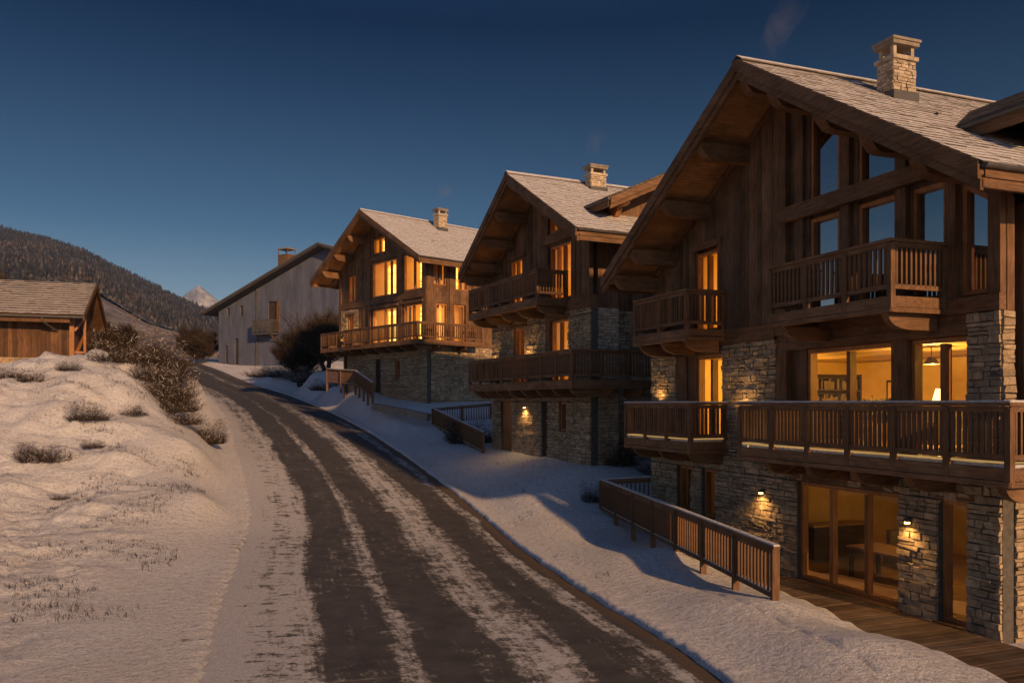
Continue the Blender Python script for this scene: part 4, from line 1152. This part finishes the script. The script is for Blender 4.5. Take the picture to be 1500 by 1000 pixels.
def blade(m, p, d, L, w, bend):
    d = d.normalized(); s = d.cross(Vector((0, 0, 1)))
    if s.length < .05: s = Vector((1, 0, 0))
    s = s.normalized()*w; rot = R.uniform(0, PI); s = s*math.cos(rot)+d.cross(s)*math.sin(rot)
    q = p+d*L*.55; e = q+(d+bend).normalized()*L*.45
    m.add([tuple(p-s), tuple(p+s), tuple(q+s*.7), tuple(q-s*.7), tuple(e)], [(0,1,2,3),(3,2,4)])
def bush_mesh(n, rx, ry, hgt, seed, dens=4, frost=0):
    """branching tuft: stems from the root line with side twigs; returns (mesh builder, frosted mesh builder)"""
    st = random.getstate(); R.seed(seed)
    m = MB(); f = MB()
    for i in range(n):
        a = R.uniform(0, 2*PI); rr = math.sqrt(R.random())*.8
        p = Vector((rx*rr*math.cos(a), ry*rr*math.sin(a), -.05))
        d = Vector((math.cos(a)*rr*.9+R.uniform(-.55, .55), math.sin(a)*rr*.9+R.uniform(-.55, .55), R.uniform(.35, 1.0))).normalized()
        L = hgt*(.25+.75*R.random()**1.6)*(1.1-.5*rr)*(.75+.5*mnoise.noise(Vector((p.x*1.6, p.y*1.6, seed*.3))))
        blade(m, p, d, L, .005+.004*R.random(), Vector((R.uniform(-.3,.3), R.uniform(-.3,.3), R.uniform(-.2,.3))))
        for k in range(dens):
            t = R.uniform(.25, .95); q = p+d*L*t
            dd = (d*.6+Vector((R.uniform(-1,1), R.uniform(-1,1), R.uniform(-.3,.9)))).normalized()
            blade(f if R.random() < frost else m, q, dd, L*R.uniform(.18, .42), .003+.004*R.random(), Vector((R.uniform(-.5,.5), R.uniform(-.5,.5), .2)))
    # fine twigs filling the crown
    cl = [Vector((R.uniform(-.75, .75)*rx, R.uniform(-.75, .75)*ry, 0)) for k in range(9)]
    for i in range(int(n*3.2)):
        c = R.choice(cl); h = hgt*(.35+.55*abs(math.sin(c.x*5+c.y*7+seed)))
        p = c+Vector((R.gauss(0, .2)*rx, R.gauss(0, .2)*ry, h*R.random()**.8))
        if p.x**2/rx**2+p.y**2/ry**2 > 1.1: continue
        d = Vector((p.x*.7+R.uniform(-1, 1), p.y*.7+R.uniform(-1, 1), R.uniform(-.1, 1.1)))
        blade(f if R.random() < frost*(.4+p.z) else m, p, d, hgt*R.uniform(.07, .2), .003+.003*R.random(), Vector((R.uniform(-.8,.8), R.uniform(-.8,.8), R.uniform(-.3,.3))))
    R.seed(seed+999)
    return m, f
BV = {}
def bush(name, label, x, y, sx, sy, sz, var, rz, category='bush', group='dry bushes on the left bank', dz=0.0, mat='twig', frost=.12):
    key = (var, mat, frost)
    if key not in BV:
        m, f = bush_mesh([560, 460, 760][var], 1, 1, 1, 50+var, 5, frost)
        a = m.build('tmp', M[mat], fix=False); b = f.build('tmp', M['frosttwig'], fix=False)
        BV[key] = (a.data, b.data); bpy.data.objects.remove(a); bpy.data.objects.remove(b)
    z = hz(x, y)+dz
    o = link(name, BV[key][0], None, (x, y, z), rz, label=label, category=category, group=group)
    o.scale = (sx, sy, sz)
    if len(BV[key][1].vertices): link('frosted_twigs', BV[key][1], o, kind='stuff')
    return o

B = [('large brown bush beside the right end of the barn', -22.2, 46.6, 2.3, 1.8, 1.75, 2, 0), ('frosted brown bush just right of the bush beside the barn', -20.4, 47.6, 1.9, 1.6, 1.5, 0, 1),
     ('wide brown bush at the top of the bank where the road disappears', -19.4, 45.3, 1.6, 1.5, 1.4, 2, 2), ('dense dark bush on the road side flank of the bank', -17.6, 41.0, 1.5, 1.7, 1.35, 2, 3),
     ('tall bush leaning over the road side of the bank', -16.4, 38.6, 1.3, 1.4, 1.2, 0, 4), ('bush in the middle of the row down the flank of the bank', -15.4, 36.8, 1.1, 1.2, .95, 2, 5),
     ('low bush near the lower end of the row on the bank', -14.4, 35.6, .9, 1.0, .75, 1, .7), ('round bush at the foot of the bank closest to the road', -13.6, 36.6, .75, .8, .95, 2, 2.2),
     ('bush on the snow crest behind the nearest snow hump', -18.8, 38.2, 1.1, .9, .8, 1, 1.5), ('dark round bush at the lower left of the snowy bank', -15.7, 27.6, .85, .7, .62, 2, .4),
     ('wide low bush in the middle of the snowy bank', -15.9, 30.7, .80, .6, .58, 0, 2.9), ('sparse bush right of the middle bush on the bank', -15.3, 33.2, .62, .5, .5, 1, 1.9),
     ('small tuft of dry stems between the two bank bushes', -14.7, 28.7, .36, .28, .30, 1, 3.3), ('bush on the snow hump below the left of the barn', -20.6, 34.4, 1.05, .6, .55, 2, .1),
     ('small bush on the hump below the barn corner', -19.2, 35.6, .6, .5, .45, 1, 1.1), ('low scrub bush against the stone foot of the barn', -22.0, 40.3, 1.2, .5, .7, 0, 2.0),
     ('tiny dry tuft alone in the lower left snow', -15.2, 23.4, .24, .2, .2, 1, .9), ('pale grass tuft on the rim of the lower bank', -13.9, 25.2, .30, .25, .16, 1, 2.6)]
for i, (lab, x, y, a, b, c, v, rz) in enumerate(B): bush('dry_bush', lab, x, y, a*1.12, b*1.12, c*(1.28 if i < 8 else 1.2), v, rz)
for lab, x, y, a, b, c, v, rz in [('frosted hedge bush nearest the old farmhouse door', -27.5, 93, 3.0, 2.2, 1.5, 0, 0), ('snow dusted bush in the verge before the farmhouse', -24.0, 87, 2.6, 2.0, 1.5, 2, 1),
     ('brown bush at the right end of the verge hedge', -19.2, 78, 2.4, 2.0, 1.6, 2, 2), ('frosted bush behind the verge hedge under the dark trees', -21, 84, 2.8, 2, 2.0, 1, 3), ('low snow dusted bush by the bend of the far railing', -15.3, 68, 1.8, 1.5, 1.2, 2, 4)]:
    bush('frosted_bush', lab, x, y, a, b, c, v, rz, group='frosted bushes by the bend', frost=.4)
bush('dark_shrub', 'dark shrub in the hollow behind the railing of the middle chalet', -2.0, 40.8, 1.4, 1.1, 1.3, 2, 0, group='dark shrubs beside the chalets', mat='twig_dk', frost=.08)
bush('dark_shrub', 'dark shrub at the near stone corner of the middle chalet', 4.0, 30.5, .9, .8, 1.15, 2, 1, group='dark shrubs beside the chalets', mat='twig_dk', frost=.08)
bush('dark_shrub', 'frosted shrub in the gap behind the nearest chalet railing', 5.1, 29.6, .9, .7, .7, 0, 2, group='dark shrubs beside the chalets', mat='twig_dk', frost=.3)
bush('dark_shrub', 'spindly shrub at the far corner post of the nearest railing', 2.6, 26.9, .40, .35, .75, 1, 2, group='dark shrubs beside the chalets', mat='twig_dk', frost=.1)

def bare_tree(name, label, x, y, hgt, seed, spread=.55, mat='twig_dk', group='bare trees round the bend', twigs=40, stems=1):
    R.seed(seed); root = thing(name, label, 'tree', (x, y, hz(x, y)-.1), group=group)
    tr = MB(); br = MB(); tw = MB()
    def grow(p, d, L, r, lev):
        n = 3; q = p
        for i in range(n):
            d = (d+Vector((R.uniform(-.22,.22), R.uniform(-.22,.22), R.uniform(-.02,.16)))).normalized()
            e = q+d*L/n; (tr if lev == 0 else br).tube(q, e, r*(1-.25*i/n), r*(1-.25*(i+1)/n), 6 if lev < 2 else 4)
            if lev > 0 or i > 0 or stems > 1:
                for k in range(2 if lev < 3 else 0):
                    a = R.uniform(0, 2*PI); s = Vector((math.cos(a), math.sin(a), R.uniform(.1, .8))).normalized()
                    grow(e, (d*.55+s*spread*1.3).normalized(), L*R.uniform(.52, .75), r*.5, lev+1)
            if lev >= 2:
                for k in range(twigs//(2 if lev == 2 else 1)//3):
                    t = (q+(e-q)*R.random())
                    dd = (d*.5+Vector((R.uniform(-1,1), R.uniform(-1,1), R.uniform(-.4,.9)))).normalized()
                    blade(tw, t, dd, hgt*R.uniform(.05, .12), .013, Vector((R.uniform(-.5,.5), R.uniform(-.5,.5), .2)))
            q = e
        if lev < 3: grow(q, d, L*.72, r*.7, lev+1)
    for k in range(stems):
        a = 2*PI*k/stems+.5
        if stems == 1: grow(Vector(), Vector((0, 0, 1)), hgt*.36, hgt*.022, 0)
        else: grow(Vector((.25*math.cos(a), .25*math.sin(a), 0)), Vector((.36*math.cos(a), .36*math.sin(a), 1)).normalized(), hgt*R.uniform(.22, .33), hgt*.015, 0)
    tr.build('trunk', M['bark'], root, fix=False); br.build('branches', M['bark'], root, fix=False); tw.build('crown', M[mat], root, fix=False)
bare_tree('bare_tree', 'large dark bare tree between the farmhouse and the far chalet', -20.6, 80, 9.2, 3, 1.0, twigs=13, stems=4, mat='twig')
bare_tree('bare_tree', 'smaller dark bare tree leaning against the far chalet corner', -16.9, 74.5, 8.6, 4, 1.0, twigs=15, stems=4)
bare_tree('bare_tree', 'dark bare tree in front of the farmhouse balcony side', -23.6, 88, 6.0, 5, 1.0, twigs=13, stems=3)
bare_tree('bare_tree', 'bare tree at the left corner of the farmhouse', -44.5, 118, 6.4, 6, .8, twigs=24, stems=4)
bare_tree('bare_tree', 'bare tree standing left of the farmhouse corner tree', -49, 126, 7.4, 8, .8, twigs=24, stems=4)
bare_tree('bare_tree', 'brown bare tree rising behind the barn roof', -36.5, 58, 7.6, 9, .8, mat='twig', stems=3, twigs=24, group='bare trees behind the barn')
bare_tree('bare_tree', 'frosty bare tree on the slope right of the barn', -29, 60, 4.2, 10, .8, mat='twig', stems=3, twigs=24, group='bare trees behind the barn')

def dry_grass():
    R.seed(77); m = MB(); pts = []
    while len(pts) < 5000:
        x, y = R.uniform(-24, -7), R.uniform(15, 46)
        if mnoise.noise(Vector((x*.5, y*.5, 2))) > .12: pts.append((x, y))
    while len(pts) < 5400:
        x, y = R.uniform(-4, 5.5), R.uniform(13, 48)
        if mnoise.noise(Vector((x*.6, y*.6, 7))) > .2: pts.append((x, y))
    P = np.array(pts); Z, off, dist = heights(P[:, 0], P[:, 1])
    for (x, y), z, o in zip(pts, Z, off):
        if -.3 < o < ROADW+1.2 or z < -4.15 or (o < 0 and y < 27 and x > 2.6): continue
        for k in range(R.randint(2, 5)):
            blade(m, Vector((x+R.uniform(-.08,.08), y+R.uniform(-.08,.08), z-.02)), Vector((R.uniform(-.6,.6), R.uniform(-.6,.6), 1)), R.uniform(.06, .2), .005, Vector((R.uniform(-.6,.6), R.uniform(-.6,.6), -.1)))
    m.build('dry_grass', M['twig'], None, fix=False, kind='stuff')
dry_grass()

# ------------------------------------------------------------------ hills, forest, peak
def interp(x, P):
    xs = [p[0] for p in P]; ys = [p[1] for p in P]; return float(np.interp(x, xs, ys))
# heights along the valley side, by bearing (tangent of the angle left of the road axis)
RIDGE = [(-1.2, 330), (-.9, 330), (-.68, 321), (-.625, 316), (-.575, 300), (-.525, 272), (-.475, 240), (-.425, 200), (-.375, 165), (-.33, 132), (-.28, 92), (-.2, 40), (-.1, 10)]
FOOT = [(-1.2, 135), (-.9, 125), (-.6, 105), (-.52, 103), (-.497, 91), (-.445, 69), (-.39, 58), (-.36, 49), (-.28, 26), (-.1, 5)]
def hill_z(s, t):
    """t 0 at the forest foot (700 m away), 1 at the ridge (1500 m)"""
    b, r = interp(s, FOOT), interp(s, RIDGE)
    Y = 700+800*t
    return Y*s, Y, b+(r-b)*(t**.92)+mnoise.fractal(Vector((Y*s*.006, Y*.006, 1)), 1, 2, 4)*11*(1-abs(2*t-1)**3)
def hills():
    m = MB(); S = np.linspace(-1.2, -.1, 120); Tt = np.linspace(0, 1, 40)
    vs = [hill_z(s, t) for s in S for t in Tt]; nT = len(Tt)
    k = nT+1; V = []
    for i, s in enumerate(S):
        V += vs[i*nT:(i+1)*nT]; x, y, z = vs[i*nT+nT-1]; V.append((x*1.3, y*1.3, z*.35))
    m.add(V, [(i*k+j, (i+1)*k+j, (i+1)*k+j+1, i*k+j+1) for i in range(len(S)-1) for j in range(k-1)])
    m.build('hills', M['hill'], None, fix=False, smooth=True, kind='structure')
    m = MB(); S = np.linspace(-1.2, -.1, 150); Tt = np.linspace(0, 1, 50); V = []
    for s in S:
        b = interp(s, FOOT)
        for t in Tt:
            Y = 190+540*t
            z = 6+(b+3-6)*(t**1.25)+mnoise.fractal(Vector((Y*s*.012, Y*.012, 4)), 1, 2, 5)*9*math.sin(PI*t)
            V.append((Y*s, Y, z))
    k = len(Tt)
    m.add(V, [(i*k+j, (i+1)*k+j, (i+1)*k+j+1, i*k+j+1) for i in range(len(S)-1) for j in range(k-1)])
    m.build('foothills', M['foothill'], None, fix=False, smooth=True, kind='structure')
    R.seed(11)
    m = MB()
    def conifer(x, y, z, h, w):
        n = 5; a0 = R.uniform(0, 6)
        for zb, zt, rr in ((.08, .55, 1.0), (.38, .8, .7), (.65, 1.0, .42)):
            ring = [(x+w*rr*math.cos(a0+2*PI*i/n)*R.uniform(.75, 1.15), y+w*rr*math.sin(a0+2*PI*i/n)*R.uniform(.75, 1.15), z+h*zb*R.uniform(.8, 1.2)) for i in range(n)]
            m.add(ring+[(x, y, z+h*zt)], [(i, (i+1) % n, n) for i in range(n)])
    cnt = 0
    while cnt < 15000:
        s = R.uniform(-.72, -.2); t = R.random()
        x, y, z = hill_z(s, t)
        g = mnoise.noise(Vector((x*.01, y*.008, 9)))
        if g < -.32: continue
        h = R.uniform(6, 12.5)*(.8+.5*max(0, g+.3)); conifer(x, y, z-1, h, h*R.uniform(.15, .22)); cnt += 1
    m.build('distant_forest', M['forest'], None, fix=False, kind='stuff')
    # scrub on the foothill
    m = MB(); cnt = 0
    while cnt < 5000:
        s = R.uniform(-.60, -.2); t = R.uniform(.02, 1); Y = 190+540*t
        b = interp(s, FOOT); z = 6+(b-3)*(t**1.25)+mnoise.fractal(Vector((Y*s*.012, Y*.012, 4)), 1, 2, 5)*9*math.sin(PI*t)
        if mnoise.noise(Vector((Y*s*.03, Y*.03, 5))) < .0: cnt += 1; continue
        p = Vector((Y*s, Y, z)); h = R.uniform(1.2, 3.5)
        for i in range(10): blade(m, p+Vector((R.uniform(-1.5,1.5), R.uniform(-1.5,1.5), -.2)), Vector((R.uniform(-.6,.6), R.uniform(-.6,.6), 1)), h, .12, Vector((R.uniform(-.4,.4), R.uniform(-.4,.4), 0)))
        cnt += 1
    m.build('hillside_scrub', M['scrub'], None, fix=False, kind='stuff')
    # snowy peak
    PK = [(-.46, 560), (-.43, 640), (-.412, 742), (-.402, 770), (-.395, 800), (-.383, 838), (-.376, 806), (-.366, 765), (-.35, 690), (-.33, 600), (-.30, 520)]
    S = np.linspace(-.46, -.30, 90); Tt = np.linspace(-1, 1, 46); V = []
    for s in S:
        for t in Tt:
            Y = 3200+480*t; top = interp(s, PK)*.533
            z = 150+(top-150)*(1-abs(t)**1.1)+mnoise.hetero_terrain(Vector((Y*s*.008, Y*.008, 2)), 1, 2.1, 6, .7)*14*(1-abs(t))
            V.append((Y*s, Y, z))
    m = MB(); k = len(Tt)
    m.add(V, [(i*k+j, (i+1)*k+j, (i+1)*k+j+1, i*k+j+1) for i in range(len(S)-1) for j in range(k-1)])
    m.build('snowy_mountain', M['peak'], None, fix=False, kind='structure')
def hillmats():
    t = NT('forest floor'); v = t.coords(); n = t.noise(v, .03, 6, .7)
    t.pbr(t.ramp(n, [(.35, (.05, .045, .042)), (.65, (.22, .21, .215))]), .95, None, .05); M['hill'] = t.m
    t = NT('foothill meadow'); v = t.coords(); n = t.noise(v, .06, 8, .75); f = t.noise(v, .5, 5, .7)
    c = t.mix(1.0, t.ramp(n, [(.35, (.10, .08, .068)), (.62, (.30, .275, .275))]), t.ramp(f, [(.35, .55), (.6, 1.1)]), 'MULTIPLY')
    t.pbr(c, .95, t.bump(n, .6, 2.0), .05); M['foothill'] = t.m
    t = NT('conifers'); isl = t.n('NewGeometry').outputs['Random Per Island']
    lar = t.ramp(t.noise(t.coords('Object', (1, 1, 1)), .0045, 3), [(.52, 0), (.66, .42)])
    t.pbr(t.mix(lar, t.ramp(isl, [(0, (.018, .019, .021)), (.6, (.04, .038, .038)), (.85, (.06, .054, .052)), (1, (.105, .10, .105))]), t.ramp(isl, [(0, (.03, .025, .022)), (.5, (.10, .066, .042)), (1, (.18, .125, .085))])), .95, None, .05); M['forest'] = t.m
    t = NT('scrub'); isl = t.n('NewGeometry').outputs['Random Per Island']
    t.pbr(t.ramp(isl, [(0, (.06, .04, .028)), (.7, (.16, .11, .08)), (1, (.35, .33, .32))]), .95, None, .05); M['scrub'] = t.m
    t = NT('mountain snow and rock'); v = t.coords(); n = t.noise(t.coords('Object', (1, 1, .5)), .024, 8, .75)
    t.pbr(t.ramp(n, [(.45, (.30, .29, .30)), (.62, (.56, .56, .58))]), .9, t.bump(n, .5, 25), .05); M['peak'] = t.m
hillmats(); hills()

# ------------------------------------------------------------------ furniture behind the lit glass of the nearest chalet
def indoor(name, label, cat, x, y, z, rz=0):
    return thing(name, label, cat, (*loc2w(H1O, H1A, x, y), z), H1A+rz)
def furniture():
    F1, G = -1.05, -4.22
    t = indoor('bookcase', 'dark tall bookcase standing far back in the lit living room', 'bookcase', 4.2, 8.6, F1)
    m = MB(); m.box(-.85, -.8, 0, .4, 0, 1.9); m.box(.8, .85, 0, .4, 0, 1.9); m.box(-.8, .8, .37, .4, 0, 1.9); m.build('cabinet_frame', M['dark_int'], t)
    for k in range(5):
        m = MB(); m.box(-.8, .8, 0, .37, .05+.45*k, .09+.45*k); m.build('shelf', M['dark_int'], t)
    m = MB()
    for k in range(4):
        x = -.75
        while x < .7: w = R.uniform(.03, .08); m.box(x, x+w-.005, .05, .3, .09+.45*k, .09+.45*k+R.uniform(.2, .36)); x += w*R.choice((1, 1, 1, 2.5))
    m.build('books', M['cloth'], t)
    t = indoor('sofa', 'grey sofa with its back to the middle pane of the living room', 'sofa', 3.0, 3.4, F1)
    m = MB(); m.box(-1.1, 1.1, -.45, .45, .12, .45); m.build('seat', M['cloth'], t); m = MB(); m.box(-1.1, 1.1, .3, .5, .45, .95); m.build('backrest', M['cloth'], t)
    m = MB(); m.box(-1.25, -1.1, -.45, .5, .12, .62); m.build('armrest', M['cloth'], t); m = MB(); m.box(1.1, 1.25, -.45, .5, .12, .62); m.build('armrest', M['cloth'], t)
    t = indoor('floor_lamp', 'glowing floor lamp behind the right hand living room pane', 'lamp', 4.6, 5.4, F1)
    m = MB(); m.tube((0, 0, 0), (0, 0, .04), .16, .15, 12); m.tube((0, 0, .04), (0, 0, 1.2), .014, .014, 8); m.build('stand', M['metal'], t)
    m = MB(); m.tube((0, 0, 1.12), (0, 0, 1.42), .2, .12, 16); m.build('lamp_shade', M['shade'], t)
    t = indoor('house_plant', 'dark leafy house plant behind the second living room pane from the left', 'plant', 2.5, 5.6, F1)
    m = MB(); m.tube((0, 0, 0), (0, 0, .45), .18, .24, 12); m.build('pot', M['slab'], t)
    m = MB()
    for i in range(260):
        a = R.uniform(0, 6.3); d = Vector((math.cos(a), math.sin(a), R.uniform(.1, 1.6))); blade(m, Vector((0, 0, .5))+d.normalized()*R.uniform(.1, .75), d, R.uniform(.15, .3), .04, Vector((R.uniform(-.4,.4), R.uniform(-.4,.4), -.6)))
    m.build('leaves', M['leaf'], t, fix=False)
    t = indoor('picture', 'framed pale picture on the back wall of the living room', 'picture', 7.93, 9.9, F1+1.0)
    m = MB(); m.box(-.03, .02, -.6, .6, 0, .8); m.build('picture_frame', M['dark_int'], t); m = MB(); m.box(-.035, -.031, -.53, .53, .07, .73); m.build('canvas', M['cream'], t)
    t = indoor('cabinet', 'low dark cabinet behind the triple glass doors on the ground floor', 'cabinet', 2.6, 7.0, G)
    m = MB(); m.box(-.9, .9, -.25, .25, .1, .95); m.build('body', M['dark_int'], t); m = MB(); m.box(-.95, .95, -.28, .28, .95, 1.0); m.build('top', M['floor_int'], t)
    t = indoor('table', 'wooden table behind the triple glass doors on the ground floor', 'table', 1.9, 4.4, G)
    m = MB(); m.box(-.5, .5, -.9, .9, .70, .75); m.build('tabletop', M['floor_int'], t)
    for a in (-.42, .42):
        for b in (-.8, .8): m = MB(); m.box(a-.04, a+.04, b-.04, b+.04, 0, .7); m.build('leg', M['dark_int'], t)
    t = indoor('armchair', 'armchair behind the triple glass doors on the ground floor', 'armchair', 3.6, 5.4, G)
    m = MB(); m.box(-.4, .4, -.4, .4, .12, .42); m.build('seat', M['cloth'], t); m = MB(); m.box(-.4, .4, .28, .42, .42, .95); m.build('backrest', M['cloth'], t)
    for a in (-.5, .4): m = MB(); m.box(a, a+.1, -.4, .42, .1, .6); m.build('armrest', M['cloth'], t)
M['shade'] = emit('lamp shade', (1, .55, .16), 5); M['leaf'] = plain('leaf', (.03, .05, .02), .6)
furniture()

# ------------------------------------------------------------------ chimney smoke
def smoke():
    t = NT('chimney smoke'); v = t.coords()
    n = t.noise(t.coords('Object', (1, 1, .55)), 1.5, 5, .65, dist=.8)
    g = t.n('TexCoord').outputs['Generated']
    sx, sy, sz = [t.n('SeparateXYZ', {0: g}).outputs[i] for i in range(3)]
    edge = t.math('MULTIPLY', t.math('PINGPONG', sz, .5), 2.0)
    d = t.math('MULTIPLY', t.math('MULTIPLY', t.ramp(n, [(.42, 0), (.75, 1)]), edge), SMOKE)
    p = t.n('VolumePrincipled', {'Color': (.8, .72, .66, 1), 'Density': d, 'Anisotropy': .2})
    t.t.links.new(p.outputs[0], t.out.inputs['Volume']); return t.m
SMOKE = .55
M['smoke'] = smoke()
def plume(label, pts):
    m = MB(); n = 12; vs = []
    for (x, y, z, r) in pts: vs += [(x-pts[0][0]+r*math.cos(2*PI*i/n), y-pts[0][1]+r*math.sin(2*PI*i/n), z-pts[0][2]) for i in range(n)]
    k = len(pts)
    m.add(vs, [tuple(range(n-1, -1, -1)), tuple(range((k-1)*n, k*n))]+[(j*n+i, j*n+(i+1) % n, (j+1)*n+(i+1) % n, (j+1)*n+i) for j in range(k-1) for i in range(n)])
    o = m.build('chimney_smoke', M['smoke'], None, label=label, category='smoke', group='wisps of chimney smoke'); o.location = pts[0][:3]
plume('wisp of smoke above the ridge of the nearest chalet', [(8.1, 26, 10.6, .25), (8.3, 26, 11.5, .45), (8.75, 26, 12.3, .6), (9.1, 26, 13.0, .5)])
plume('faint smoke over the chimney of the middle chalet', [(3.3, 33.4, 9.9, .25), (3.35, 33.4, 10.5, .4), (3.5, 33.4, 11.2, .4)])
plume('faint smoke left of the chimney of the far chalet', [(-5.0, 56, 13.6, .35), (-4.7, 56, 14.3, .55), (-4.3, 56, 15.2, .5)])
# ------------------------------------------------------------------ camera, sun, sky
def haze():
    m = MB(); m.box(-2300, 1500, -120, 3900, -14, 455)
    t = NT('haze air'); p = t.n('VolumePrincipled', {'Color': (.20, .48, 1, 1), 'Density': HAZE, 'Anisotropy': 0.0})
    t.t.links.new(p.outputs[0], t.out.inputs['Volume']); m.build('haze', t.m, None, kind='stuff')
HAZE = .00010
haze()
cam = bpy.data.cameras.new('camera'); cam.sensor_width = 36; cam.lens = 28.8; cam.shift_y = .06; cam.clip_end = 30000; cam.clip_start = .1
co = link('camera', cam, None, (0, 0, 0)); co.rotation_euler = (PI/2, 0, 0); SC.camera = co
EL, AZ = math.radians(17.5), math.atan2(.5, -.87)
sd = Vector((math.sin(AZ)*math.cos(EL), math.cos(AZ)*math.cos(EL), math.sin(EL)))
sl = bpy.data.lights.new('sun', 'SUN'); sl.energy = 5.0; sl.angle = math.radians(1.2); sl.color = (1, .575, .265)
so = link('sun', sl); so.rotation_euler = (-sd).to_track_quat('-Z', 'Y').to_euler()
w = bpy.data.worlds.new('World'); SC.world = w; w.use_nodes = True
nt = w.node_tree; nt.nodes.clear()
sky = nt.nodes.new('ShaderNodeTexSky'); sky.sky_type = 'NISHITA'; sky.sun_disc = False
sky.sun_elevation = EL; sky.sun_rotation = AZ; sky.altitude = 1800; sky.air_density = 1.0; sky.dust_density = 1.0; sky.ozone_density = 2.0
bg = nt.nodes.new('ShaderNodeBackground'); bg.inputs[1].default_value = .06
wo = nt.nodes.new('ShaderNodeOutputWorld')
tc = nt.nodes.new('ShaderNodeTexCoord'); sp = nt.nodes.new('ShaderNodeSeparateXYZ'); nt.links.new(tc.outputs['Generated'], sp.inputs[0])
rp = nt.nodes.new('ShaderNodeValToRGB'); nt.links.new(sp.outputs[2], rp.inputs[0])
for i, (p, c) in enumerate(((0, (1.55, 1.12, .94)), (.09, (1.15, .98, .87)), (.2, (.42, .55, .60)), (.42, (.004, .10, .22)), (.75, (.5, .7, .95)))):
    e = rp.color_ramp.elements[i] if i < 2 else rp.color_ramp.elements.new(p)
    e.position = p; e.color = (*c, 1)
mx = nt.nodes.new('ShaderNodeMix'); mx.data_type = 'RGBA'; mx.blend_type = 'MULTIPLY'; mx.inputs[0].default_value = 1
nt.links.new(sky.outputs[0], mx.inputs[6]); 
# the sky is far brighter towards the sun, behind the camera, than ahead
mr = nt.nodes.new('ShaderNodeMapRange'); mr.interpolation_type = 'SMOOTHSTEP'; nt.links.new(sp.outputs[1], mr.inputs[0])
for i, v in ((1, .40), (2, -.30), (3, 0.0), (4, 1.0)): mr.inputs[i].default_value = v
m2 = nt.nodes.new('ShaderNodeMix'); m2.data_type = 'RGBA'; nt.links.new(mr.outputs[0], m2.inputs[0]); nt.links.new(rp.outputs[0], m2.inputs[6]); m2.inputs[7].default_value = (1.30, 1.32, 1.48, 1)
nt.links.new(m2.outputs[2], mx.inputs[7]); nt.links.new(mx.outputs[2], bg.inputs[0]); nt.links.new(bg.outputs[0], wo.inputs[0])
vs = SC.view_settings; vs.view_transform = 'Standard'; vs.look = 'None'; vs.exposure = 0; vs.gamma = 1
cy = SC.cycles; cy.use_denoising = True
try: cy.denoiser = 'OPENIMAGEDENOISE'
except Exception: pass
cy.max_bounces = 8; cy.diffuse_bounces = 3; cy.glossy_bounces = 3; cy.transparent_max_bounces = 16; cy.sample_clamp_indirect = 4; cy.caustics_reflective = False; cy.caustics_refractive = False
